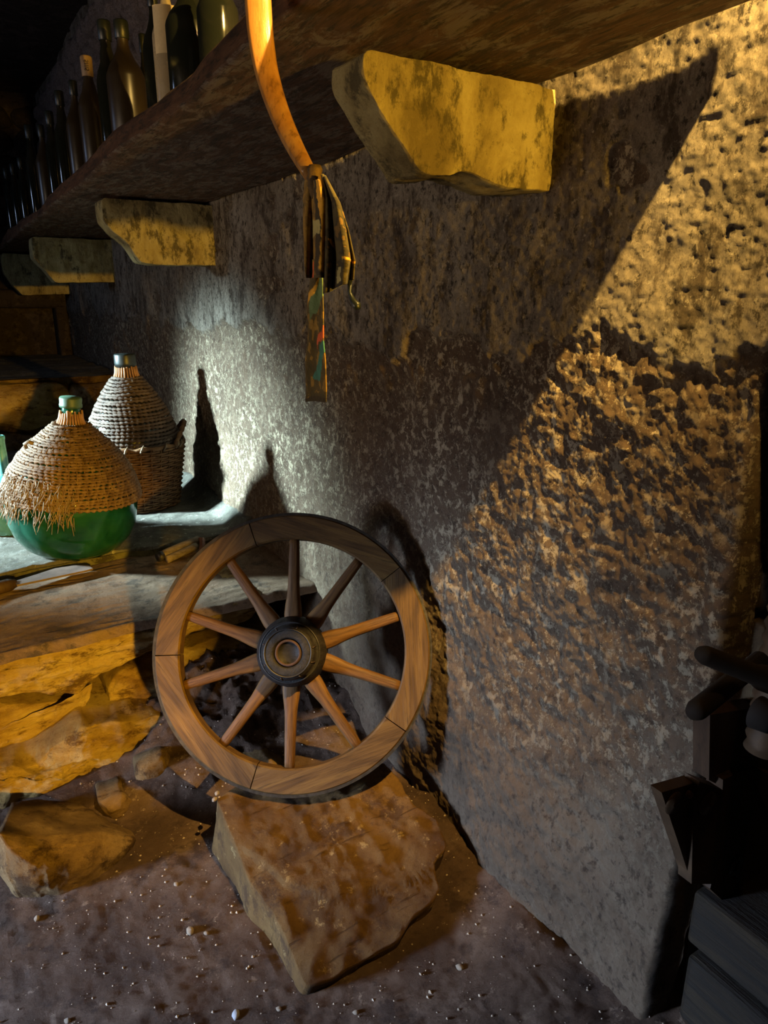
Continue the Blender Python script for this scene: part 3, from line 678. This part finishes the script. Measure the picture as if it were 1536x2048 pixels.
put(117, 184, .036, 'black bottle fourth in line left of the broad dusty brown bottle', neck=.40)
put(97, 222, .034, 'black bottle between the two groups of necks', neck=.42)
put(80, 248, .042, 'dusty brown bottle with a dark neck beside the far black one', mat='brown_glass')
put(55, 250, .038, 'tall black bottle at the head of the far group', neck=.42)
put(40, 318, .034, 'far black bottle with a bluish streak, right one of the last group', x=-.45, neck=.45)
put(24, 330, .034, 'far black bottle with a bluish streak, middle one of the last group', x=-.45, neck=.45)
put(10, 336, .034, 'far black bottle with a bluish streak, left one of the last group', x=-.45, neck=.45)
# stamp on the tan capsule: lettering running up the neck
fc = bpy.data.curves.new('stamp', 'FONT'); fc.body = 'SIIIS'; fc.size = .020; fc.extrude = .0006; fc.align_x = 'CENTER'; fc.align_y = 'CENTER'
ft = bpy.data.objects.new('stamp_curve', fc); C.objects.link(ft); bpy.context.view_layer.update()
fme = bpy.data.meshes.new_from_object(ft.evaluated_get(bpy.context.evaluated_depsgraph_get())); bpy.data.objects.remove(ft)
fme.materials.clear(); fme.materials.append(M['ink']); fo = bpy.data.objects.new('stamp', fme); C.objects.link(fo); fo.parent = cb
cbH = byat(172, 118)[1]
dirc = Vector((CAM[0] - cb.location.x, CAM[1] - cb.location.y, 0)).normalized()
zx = dirc; yx = Vector((0, 0, 1)).cross(zx); xx = Vector((0, 0, -1))
fo.matrix_local = Matrix(((xx.x, -yx.x, zx.x, zx.x * .0202), (xx.y, -yx.y, zx.y, zx.y * .0202), (xx.z, -yx.z, zx.z, cbH * .915), (0, 0, 0, 1)))

# ------------------------------------------------------------------ demijohns
def wicker_rows(parent, prof, rows, mat, name='wicker_strand', n=72, seed=0, rad=.0058, amp=.35, sag=0.0):
    """coiled rope rows following the profile list of (r, z)"""
    pr = np.array(prof); seg = np.linalg.norm(np.diff(pr, axis=0), axis=1); cum = np.concatenate([[0], np.cumsum(seg)])
    rnd = random.Random(seed)
    for k in range(rows):
        t = cum[-1] * (k + .5) / rows; r = np.interp(t, cum, pr[:, 0]); z = np.interp(t, cum, pr[:, 1])
        nk = max(36, int(r * 2 * PI / .0105)) // 2 * 2
        pts = []; rd = []; p0 = rnd.uniform(0, 6)
        for i in range(nk):
            a = 2 * PI * i / nk; w_ = .0028 * math.sin(3 * a + p0) + sag * math.sin(a + 2.1)
            up = 1 if (i + k) % 2 == 0 else -1
            rr = r + .004 + up * rad * amp * .9
            pts.append((rr * math.cos(a), rr * math.sin(a), z + w_ + rnd.uniform(-.0008, .0008)))
            rd.append(rad * (1.02 + .30 * up))
        MB().tube(pts, rd, 5, closed=True).build(name, mat, parent)
def demijohn_profile(R, H, neck, zc):
    """glass profile: rounded body, sloping shoulder and a short neck"""
    body = []
    for i in range(0, 15):
        a = -PI / 2 * .86 + (PI / 2 * .86 + .25) * i / 14
        body.append((R * math.cos(a), zc + zc * .985 * math.sin(a) / math.sin(PI / 2 * .86)))
    return body
def revolve_pts(pts): return pts
# front demijohn
D1 = Vector((-.685, 2.815, .425))
dj = thing('demijohn', 'big green glass demijohn with its upper half wrapped in fraying wicker', 'demijohn', D1)
dj.rotation_mode = 'QUATERNION'
from mathutils import Quaternion
dj.rotation_quaternion = Quaternion(Vector(_h), math.radians(6))
R1 = .232
gl = [(0, .006), (.10, .0), (.145, .006), (.178, .03), (.207, .07), (.226, .12), (R1, .17), (R1, .215), (.222, .262), (.20, .315), (.17, .362), (.13, .41), (.085, .452), (.052, .485), (.036, .51), (.032, .535), (.032, .565)]
inn = [(r - .006, z + .004) for r, z in gl[::-1] if r > .02] + [(0, .014)]
MB().lathe(gl + inn, 64, cap=False).build('glass_body', M['green_glass'], dj)
MB().lathe([(.030, .553), (.039, .553), (.040, .562), (.038, .566), (.039, .584), (.036, .590), (0, .591)], 32, cap=False).build('cap', M['green_cap'], dj)
wicker_rows(dj, [(.237, .222), (.231, .256), (.208, .315), (.177, .365), (.136, .415), (.09, .456), (.056, .49)], 30, M['wicker'], seed=3, rad=.0062)
m = MB(); rnd = random.Random(5)
for i in range(46):
    a = 2 * PI * i / 46; pts = [(( r + .0055) * math.cos(a), (r + .0055) * math.sin(a), z) for r, z in [(.2375, .221), (.231, .256), (.208, .315), (.177, .365), (.136, .415), (.09, .456), (.05, .495)]]
    m.tube(pts, .0032, 4)
stuff(m.build('wicker_ribs', M['wicker'], dj))
m = MB()
for i in range(28):
    a = 2 * PI * i / 28; m.tube([(.050 * math.cos(a), .050 * math.sin(a), .485), (.040 * math.cos(a), .040 * math.sin(a), .512), (.0365 * math.cos(a), .0365 * math.sin(a), .54 + rnd.uniform(-.01, .006))], .0042, 5)
m.build('straw_collar', M['cork_paper'], dj)['label'] = 'amber straw collar below the cap'
def fringe(parent, a0, a1, cnt, zb, seed, mat, rr=.238):
    rnd = random.Random(seed); m = MB()
    for i in range(cnt):
        a = math.radians(rnd.uniform(a0, a1)); z = zb + rnd.uniform(-.005, .12); r = np.interp(z, [.2, .25, .315, .365], [.238, .233, .21, .18]) + .010
        p = Vector((r * math.cos(a), r * math.sin(a), z)); d = Vector((rnd.uniform(-.5, .5) * -math.sin(a), rnd.uniform(-.5, .5) * math.cos(a), -1)); d += Vector((math.cos(a), math.sin(a), 0)) * rnd.uniform(.05, .5)
        L = rnd.uniform(.015, .055); q = p + d * L * .5; e = p + d * L + Vector((rnd.uniform(-.01, .01), rnd.uniform(-.01, .01), rnd.uniform(-.004, .01)))
        m.tube([p, q, e], [.0018, .0015, .0007], 4)
    return stuff(m.build('frayed_straw', mat, parent))
fringe(dj, 175, 262, 420, .205, 8, M['straw'])
MB().tube([(-.05, -.243, .25), (-.045, -.246, .20), (-.036, -.246, .14)], .0014, 5).build('loose_straw', M['straw'], dj)
MB().tube([(-.16, -.09, .425), (-.165, -.10, .44), (-.155, -.115, .452), (-.14, -.12, .445)], .007, 6).build('loose_straw', M['straw'], dj)
mv = [(.205, -.118, .315), (.213, -.122, .30), (.230, -.10, .25), (.232, -.09, .215), (.222, -.11, .22), (.212, -.13, .27)]
# back demijohn in its basket
D2 = Vector((-.318, 3.32, .427))
dk = thing('basket_demijohn', 'large dark demijohn bound in rope coils, standing inside the willow basket', 'demijohn', D2 + Vector((0, 0, .012)))
gl2 = [(0, .006), (.10, .0), (.14, .01), (.165, .06), (.176, .14), (.190, .22), (.195, .27), (.188, .32), (.165, .39), (.135, .45), (.10, .51), (.065, .56), (.046, .585), (.040, .605), (.038, .63), (.038, .65)]
MB().lathe(gl2, 48).build('glass_body', M['dark_glass'], dk)
MB().lathe([(.036, .628), (.046, .628), (.047, .64), (.046, .676), (.043, .682), (0, .683)], 28, cap=False).build('cap', M['black_cap'], dk)
wicker_rows(dk, [(.19, .22), (.197, .27), (.191, .32), (.168, .39), (.139, .45), (.104, .51), (.068, .56), (.05, .582)], 25, M['wicker_dark'], seed=9, rad=.0078)
m = MB()
for i in range(26):
    a = 2 * PI * i / 26; m.tube([(.056 * math.cos(a), .056 * math.sin(a), .572), (.047 * math.cos(a), .047 * math.sin(a), .60), (.043 * math.cos(a), .043 * math.sin(a), .628 + rnd.uniform(-.006, .004))], .0045, 5)
m.build('straw_collar', M['cork_paper'], dk)['label'] = 'rust brown straw collar under the black cap'
bk = thing('willow_basket', 'round woven willow basket with a handle holding the rope bound demijohn', 'basket', D2)
BH = .285
def bask_r(z): return .178 + (.222 - .178) * (z / BH)
n_st = 30
for k in range(26):
    z = .008 + (BH - .012) * k / 25; r = bask_r(z); pts = []; rd = []
    nk = n_st * 2
    for i in range(nk):
        a = 2 * PI * i / nk; wv = math.cos(n_st / 2 * 2 * a / 1 + PI * k) if False else math.cos(n_st * a / 1.0 * .5 + PI * k)
        pts.append(((r + .0065 * wv) * math.cos(a), (r + .0065 * wv) * math.sin(a), z + .0012 * math.sin(5 * a + k))); rd.append(.0054)
    MB().tube(pts, rd, 5, closed=True).build('weave_strand', M['basket'], bk)
for i in range(n_st):
    a = 2 * PI * i / n_st
    MB().tube([((bask_r(z)) * math.cos(a), (bask_r(z)) * math.sin(a), z) for z in (.0, .1, .2, BH + .012)], .0042, 5).build('stake', M['basket'], bk)
pts = []; rd = []
for i in range(90):
    a = 2 * PI * i / 90; r = bask_r(BH) + .003 * math.cos(15 * a); pts.append((r * math.cos(a), r * math.sin(a), BH + .012 + .003 * math.sin(15 * a))); rd.append(.010 + .002 * math.sin(22 * a))
MB().tube(pts, rd, 7, closed=True).build('rim', M['basket'], bk)
pts = []; rd = []
for i in range(26):
    t = i / 25; a = math.radians(-52 + 75 * t); r = bask_r(BH) + .008; pts.append((r * math.cos(a), r * math.sin(a), BH + .008 + .085 * math.sin(PI * t) ** .8)); rd.append(.011 + .003 * math.sin(i * 2.2))
MB().tube(pts, rd, 7).build('handle', M['basket'], bk)
rnd = random.Random(12)
for a in (-128, -112, -96, -70, -52, -44):
    a = math.radians(a); r = bask_r(BH) + .008
    m = MB().tube([(r * math.cos(a), r * math.sin(a), BH), ((r + .012) * math.cos(a + .03), (r + .012) * math.sin(a + .03), BH + .018), ((r + .002) * math.cos(a + .07), (r + .002) * math.sin(a + .07), BH + .034)], [.005, .0055, .002], 5)
    m.build('rim_end', M['straw'], bk)
rod = thing('iron_rod', 'thin dark iron rod leaning from the basket handle against the rope coils', 'rod', (-.16, 3.33, .8))
p1, p2 = at(305, 815, 1, 3.27), at(344, 845, 1, 3.30)
mr = MB().tube([p1, p2], .005, 6).build('bar', M['iron']); mr.parent = rod; mr.matrix_parent_inverse = Matrix.Translation((.16, -3.33, -.8))
# teal flask at the left
fk = thing('glass_flask', 'pale teal glass flask with a long neck behind the green demijohn', 'flask', (-.865, 3.17, .427))
pr = [(0, .008), (.06, 0), (.082, .006), (.098, .04), (.105, .09), (.100, .145), (.078, .19), (.046, .222), (.026, .245), (.021, .27), (.0195, .37), (.0205, .386), (.0225, .39), (.0225, .402), (.017, .404)]
MB().lathe(pr + [(r - .004, z) for r, z in pr[::-1] if r > .015], 40, cap=False).build('glass_body', M['teal_glass'], fk)

# ------------------------------------------------------------------ things lying on the bench
kn = thing('billhook', 'rusty pointed blade with a dark wooden grip lying at the bench edge', 'blade', (-.85, 2.4, .40))
def kpart(o): o.parent = kn; o.matrix_parent_inverse = Matrix.Translation((.85, -2.4, -.40)); return o
bl = [at(px, py, 2, .425) for px, py in [(28, 1163), (70, 1150), (110, 1137), (150, 1131), (176, 1131), (186, 1137), (172, 1141), (120, 1152), (34, 1170)]]
vs = [(*p[:2], .419) for p in bl] + [(*p[:2], .426) for p in bl]; n = len(bl)
kpart(mesh_obj('blade', vs, [tuple(range(n - 1, -1, -1)), tuple(range(n, 2 * n))] + [(i, (i + 1) % n, n + (i + 1) % n, n + i) for i in range(n)], M['blade'], None, False))
g0, g1 = at(-60, 1192, 2, .42), at(32, 1166, 2, .42)
kpart(MB().tube([g0 + (g1 - g0) * t for t in (0, .3, .6, .85, 1)], [.022, .025, .023, .022, .014], 12).build('grip', M['press_wood']))
pg = thing('wooden_peg', 'split grey wooden peg with an iron end lying before the green riser', 'peg', (-.42, 2.55, .40))
def ppart(o): o.parent = pg; o.matrix_parent_inverse = Matrix.Translation((.42, -2.55, -.40)); return o
q0, q1 = at(322, 1114, 2, .424), at(398, 1080, 2, .44)
ppart(MB().tube([q0 + (q1 - q0) * t + np.array([0, .008, 0]) for t in np.linspace(0, 1, 8)], [.0165, .0185, .0185, .018, .018, .017, .016, .015], 12).build('half', M['grey_wood']))
ppart(MB().tube([q0 + (q1 - q0) * t + np.array([.012, -.018, -.009]) for t in np.linspace(.03, .8, 8)], .0145, 12).build('half', M['grey_wood']))
q2 = at(404, 1112, 2, .405)
ppart(MB().tube([q1, q1 + np.array([.01, -.01, .002]), q2], .012, 8).build('hook', M['rust']))
ppart(MB().tube([q0 - (q1 - q0) * .06 + np.array([0, .008, 0]), q0 + (q1 - q0) * .05 + np.array([0, .008, 0])], .0185, 12).build('ferrule', M['iron']))

# ------------------------------------------------------------------ hanging curved handle and cloth
hx = -.582
hp = [(505, -420, 46), (503, -260, 50), (506, -140, 54), (511, -60, 54), (516, 0, 53), (519, 50, 52), (525, 100, 50), (533, 145, 47), (546, 190, 44), (562, 235, 41), (580, 275, 38), (599, 312, 34), (621, 350, 29)]
cl = np.array([at(px, py, 0, hx) for px, py, _ in hp]); wd = np.array([w_ * .5 * abs((np.array(c) - CAM) @ FW) / FPX for c, (_, _, w_) in zip(cl, hp)])
tt = np.linspace(0, len(hp) - 1, 64); cl = np.stack([np.interp(tt, range(len(hp)), cl[:, i]) for i in range(3)], 1); wd = np.interp(tt, range(len(hp)), wd)
for _ in range(6): cl[1:-1] = cl[1:-1] * .5 + .25 * (cl[2:] + cl[:-2])
vs = []; fs = []
tg = np.gradient(cl, axis=0); tg /= np.linalg.norm(tg, axis=1)[:, None]
# the blade-like bow turns slightly: its broad face looks at the room corner
for i in range(64):
    side = np.cross(tg[i], RT * 0 + np.array([-.45, -.89, 0])); side /= np.linalg.norm(side); nr = np.cross(side, tg[i])
    for q in range(12):
        a = 2 * PI * q / 12; sx = math.copysign(abs(math.cos(a)) ** .5, math.cos(a)); sy = math.copysign(abs(math.sin(a)) ** .8, math.sin(a))
        vs.append(cl[i] + side * sx * wd[i] + nr * sy * .010)
for i in range(63):
    for q in range(12): fs.append((i * 12 + q, i * 12 + (q + 1) % 12, (i + 1) * 12 + (q + 1) % 12, (i + 1) * 12 + q))
fs += [tuple(range(11, -1, -1)), tuple(63 * 12 + q for q in range(12))]
hb = thing('bent_wooden_handle', 'curved honey coloured wooden bow hanging before the shelf with a cloth at its tip', 'tool', cl[0])
o = mesh_obj('bow', vs, fs, M['handle_wood']); o.parent = hb; o.matrix_parent_inverse = Matrix.Translation(-Vector(cl[0]))
ctop = cl[0]
o = MB().tube([ctop + np.array([0, 0, -.02]), (ctop[0], ctop[1], 3.0)], .005, 6).build('hanging_wire', M['iron']); o.parent = hb; o.matrix_parent_inverse = Matrix.Translation(-Vector(cl[0]))
# cloth
OL, GD, YL, RD, TL, CR = (.075, .055, .014), (.30, .17, .025), (.75, .38, .03), (.65, .11, .03), (.05, .20, .15), (.42, .36, .14)
sf_ = thing('hanging_scarf', 'narrow olive and gold patterned scarf tied to the wooden bow and hanging by the wall', 'scarf', cl[-1])
def cloth_strip(name, left, right, x0, nu, nv, paint, fold, seed, lab=None):
    """left/right: lists of pixels down the two edges, laid on x = x0 with folds in depth"""
    L_ = np.array([at(px, py, 0, x0) for px, py in left]); R_ = np.array([at(px, py, 0, x0) for px, py in right])
    v = np.linspace(0, 1, nv); u = np.linspace(0, 1, nu)
    li = np.stack([np.interp(v, np.linspace(0, 1, len(L_)), L_[:, i]) for i in range(3)], 1); ri = np.stack([np.interp(v, np.linspace(0, 1, len(R_)), R_[:, i]) for i in range(3)], 1)
    P = li[None] * (1 - u)[:, None, None] + ri[None] * u[:, None, None]
    U, Vv = np.meshgrid(u, v, indexing='ij')
    d = fold(U, Vv) + .003 * fbm(P * 30, 2, seed)
    away = np.array([-.45, -.89, 0])
    P = P + away * d[..., None]
    col = np.zeros((nu, nv, 3)); col[:] = OL
    nz2 = fbm(np.stack([U * 6, Vv * 14, U * 0], -1), 3, seed + 5)
    Uw = U + .16 * fbm(np.stack([U * 3, Vv * 6, U * 0 + seed], -1), 3, seed + 9); Vw = Vv + .05 * fbm(np.stack([U * 3, Vv * 6, U * 0 + 7], -1), 3, seed + 11)
    for cond, c in paint(Uw, Vw, nz2): col[cond] = c
    o = grid_obj(name, P, M['cloth'], attrs={'dye': col})
    so_ = o.modifiers.new('thick', 'SOLIDIFY'); so_.thickness = .0016
    o.parent = sf_; o.matrix_parent_inverse = Matrix.Translation(-Vector(cl[-1]))
    if lab: o['label'] = lab
    return o
def pt_tail(U, V, n):
    return [(n > -.2, (.10, .066, .014)), (n > .25, GD), ((V < .14) & (abs(U - .62 + V * 2.0) < .2), RD), ((abs(V - (.26 - U * .12)) < .035), YL), ((abs(V - (.36 - U * .16)) < .07) & (U > .12), (.13, .20, .08)),
            ((abs(V - .50 + (U - .8) * .3) < .03) & (U > .6), RD), ((abs(U - (.95 - (V - .55) * 1.9)) < .14) & (V > .5) & (V < .78), TL), (V > .94, (.05, .033, .01))]
cloth_strip('scarf_tail', [(620, 520), (622, 560), (616, 620), (618, 670), (612, 720), (614, 780), (612, 803)], [(645, 520), (646, 560), (648, 620), (648, 680), (652, 720), (654, 780), (653, 803)], -.582, 40, 160, pt_tail, lambda U, V: .006 * np.sin(U * 5 + V * 3) + .012 * U * (1 - U), 3, 'long narrow tail with red, yellow and teal streaks')
def pt_left(U, V, n):
    return [(n > -.45, (.20, .115, .022)), (n > .0, GD), ((abs(U - .72 + V * .1) < .10), (.04, .027, .01)), ((abs(U - .90) < .13), YL), ((abs(V - .48) < .07) & (abs(U - .6) < .14), CR), (V > .97, OL)]
cloth_strip('scarf_fold', [(612, 360), (608, 400), (609, 460), (611, 520), (612, 556)], [(640, 360), (650, 400), (652, 460), (654, 520), (656, 556)], -.589, 50, 110, pt_left, lambda U, V: .012 * np.sin(U * 9 + V * 2.0) * (.3 + V), 4)
def pt_right(U, V, n):
    return [(n > .1, (.035, .026, .008)), (n > .42, (.16, .09, .016)), ((abs(V - .58 - .05 * U) < .022) & (U > .15) & (U < .5), YL), ((abs(U - .3 + .1 * V) < .04) & (V < .4), (.15, .085, .02)), ((abs(U - .55) < .07) & (abs(V - .90) < .05), CR), ((V > .965), (.02, .014, .006)), ((abs(V - .72 - .05 * U) < .012) & (U > .6), YL)]
cloth_strip('scarf_drape', [(644, 352), (650, 400), (650, 460), (650, 520), (648, 588)], [(652, 358), (682, 410), (698, 460), (711, 520), (708, 560)], -.579, 50, 110, pt_right, lambda U, V: .014 * np.sin(U * 11 + V) * (.25 + V) + .01, 5, 'dark olive drape with a hem')
kc = at(630, 359, 0, -.583)
kt = MB().tube([kc + np.array([0, 0, q]) for q in np.linspace(.016, -.022, 9)], [.007, .0095, .0085, .0105, .009, .010, .008, .007, .005], 12)
o = kt.build('knot', M['scarf_knot']); o.parent = sf_; o.matrix_parent_inverse = Matrix.Translation(-Vector(cl[-1]))
tas = [at(px, py, 0, -.580) for px, py in [(700, 560), (699, 585), (706, 602), (714, 612), (716, 618)]]
o = MB().tube(tas, [.003, .0028, .004, .0055, .003], 6).build('tassel', M['black_cap']); o.parent = sf_; o.matrix_parent_inverse = Matrix.Translation(-Vector(cl[-1]))

# ------------------------------------------------------------------ old press in the recess at the right
pr_ = thing('wine_press', 'dark iron and timber press standing in the recess at the right edge', 'press', (.1, .45, 0))
def rp(o, label=None):
    o.parent = pr_; o.matrix_parent_inverse = Matrix.Translation((-.1, -.45, 0))
    if label: o['label'] = label
    return o
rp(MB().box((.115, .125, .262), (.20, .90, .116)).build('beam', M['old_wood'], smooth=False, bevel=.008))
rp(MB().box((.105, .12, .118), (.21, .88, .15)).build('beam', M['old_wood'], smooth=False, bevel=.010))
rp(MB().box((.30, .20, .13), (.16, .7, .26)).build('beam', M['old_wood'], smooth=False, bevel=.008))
def plate(pix, y, th_, mat, name='plate'):
    p = [at(px, py, 1, y) for px, py in pix]; n = len(p)
    return rp(mesh_obj(name, p + [q + np.array([0, th_, 0]) for q in p], [tuple(range(n)), tuple(range(2 * n - 1, n - 1, -1))] + [(i, n + i, n + (i + 1) % n, (i + 1) % n) for i in range(n)], mat, None, False))
plate([(1323, 1585), (1398, 1563), (1386, 1640), (1383, 1768), (1362, 1702)], .520, .02, M['press_iron'])
plate([(1399, 1563), (1446, 1580), (1440, 1700), (1427, 1768), (1383, 1768), (1386, 1640)], .512, .025, M['press_iron'])
plate([(1446, 1560), (1497, 1536), (1570, 1640), (1640, 1990), (1536, 1885), (1420, 1778), (1440, 1700)], .535, .03, M['press_wood'], 'board')
plate([(1497, 1538), (1600, 1560), (1600, 1700), (1536, 1622)], .530, .03, M['press_wood'], 'board')
plate([(1420, 1430), (1540, 1410), (1620, 1560), (1500, 1540), (1440, 1572), (1418, 1560)], .548, .03, M['press_wood'], 'board')
def disc(px, py, y, r, h, mat, name='bolt', nub=True):
    c = at(px, py, 1, y)
    prof = [(0, h), (r * .25, h), (r * .28, h * .7), (r * .9, h * .55), (r, 0)] if nub else [(0, h), (r * .85, h * .8), (r, 0)]
    m = MB().lathe(prof[::-1], 20, cap=False); o = m.build(name, mat); o.matrix_world = Matrix.Translation(c) @ Matrix.Rotation(PI / 2, 4, 'X')
    o.parent = pr_; o.matrix_parent_inverse = Matrix.Translation((-.1, -.45, 0)); return o
disc(1347, 1606, .519, .019, .006, M['press_iron']); disc(1415, 1606, .511, .020, .008, M['press_iron']); disc(1375, 1587, .517, .006, .008, M['rust'], 'bolt', False)
disc(1499, 1798, .533, .008, .010, M['rust'], 'bolt', False)
kh = at(1471, 1731, 1, .532)
rp(MB().tube([kh + np.array([.014 * math.cos(a), 0, .016 * math.sin(a)]) for a in np.linspace(0, 2 * PI, 20, endpoint=False)], .0045, 6, closed=True).tube([kh + np.array([.008, 0, -.016]), kh + np.array([.018, 0, -.04])], .006, 6).build('keyhole_ring', M['black_cap']))
h0, h1 = at(1399, 1306, 1, .47), at(1640, 1400, 1, .40)
rp(MB().tube([h0 + (h1 - h0) * t for t in (0, .04, .45, .5, 1)], [.009, .0125, .0135, .0175, .0175], 14).build('handle_bar', M['pipe']))
h2, h3 = at(1386, 1426, 1, .45), at(1520, 1320, 1, .49)
rp(MB().tube([h2 + (h3 - h2) * t for t in (0, .05, 1)], [.010, .0135, .0135], 14).build('handle_bar', M['pipe']))
sx_, sy_ = at(1530, 1380, 1, .50)[:2]
m = MB(); prof = []
for i in range(25): prof.append((.026 if i % 2 else .031, .665 + i * .012))
m.lathe(prof, 24, (sx_ + .03, sy_, 0)); rp(m.build('screw', M['press_iron']))
disc(1513, 1424, .485, .026, .03, M['pipe'], 'collar', False)

# ------------------------------------------------------------------ pebbles and grit on the floor
bm = bmesh.new(); bmesh.ops.create_icosphere(bm, subdivisions=2, radius=1)
co = np.array([v.co[:] for v in bm.verts]); dd = np.stack([fbm(co * 1.1 + 40, 2, 70 + i) for i in range(3)], -1) * .3
for v, dl in zip(bm.verts, dd): v.co += Vector(dl)
pm = bpy.data.meshes.new('pebble'); bm.to_mesh(pm); bm.free(); pm.materials.append(M['pebble'])
for p in pm.polygons: p.use_smooth = True
pb = [(472, 2028, .0105, 'smooth pale blue grey pebble at the bottom edge of the floor'), (412, 1866, .006, 'small cream pebble on the bare floor left of the flat rock'), (135, 2042, .007, 'tan pebble at the bottom left of the floor'),
      (558, 2018, .006, 'yellowish pebble below the tip of the flat rock'), (352, 1768, .007, 'upright cream chip of stone at the shadow edge on the floor'), (920, 1935, .0085, 'largest yellow pebble on the dark soil right of the flat rock'),
      (712, 2025, .006, 'orange chip on the soil below the flat rock'), (436, 1601, .008, 'small tan pebble on the back left corner of the flat rock'), (430, 1614, .008, 'lower of two tan pebbles on the flat rock corner'),
      (74, 1836, .008, 'tan flake lying before the lowest bench stone'), (380, 1862, .011, 'flat grey flake pressed in the floor soil')]
for px, py, r, lab in pb:
    r *= .78
    p = at(px, py, 2, .0) if 1630 < py else at(px, py, 2, .135)
    o = bpy.data.objects.new('pebble', pm if lab.find('blue') < 0 else pm.copy()); C.objects.link(o)
    if lab.find('blue') >= 0: o.data.materials[0] = M['blue_pebble']
    zf = floor_z(p[0], p[1]) if py > 1630 else .155
    if py > 1630: p = at(px, py, 2, zf + r * .4)
    o.location = (p[0], p[1], zf + r * .4); o.scale = (r, r * 1.35, r * .75); o.rotation_euler = (0, 0, random.uniform(0, 6))
    tag(o, lab, 'pebble', 'pebbles on the floor')
rg = np.random.default_rng(4); N = 2600
gx = rg.uniform(-1.5, .0, N); gy = rg.uniform(.45, 2.1, N); gz = floor_h(gx[None], gy[None])[0]
m = MB(); oc = [(1, 0, 0), (-1, 0, 0), (0, 1, 0), (0, -1, 0), (0, 0, 1), (0, 0, -.6)]
ocf = [(0, 2, 4), (2, 1, 4), (1, 3, 4), (3, 0, 4), (2, 0, 5), (1, 2, 5), (3, 1, 5), (0, 3, 5)]
for x, y, z in zip(gx, gy, gz):
    r = .0011 + .0026 * rg.random() ** 3; j = rg.uniform(.6, 1.4, (6, 3)); m.add([(x + a * r * j[i][0], y + b * r * j[i][1], z + r * .4 + c * r * j[i][2]) for i, (a, b, c) in enumerate(oc)], ocf)
gr = m.build('gravel', M['pebble'], smooth=False); stuff(gr); tag(gr, 'fine pale grit scattered over the brown earth floor', 'gravel')
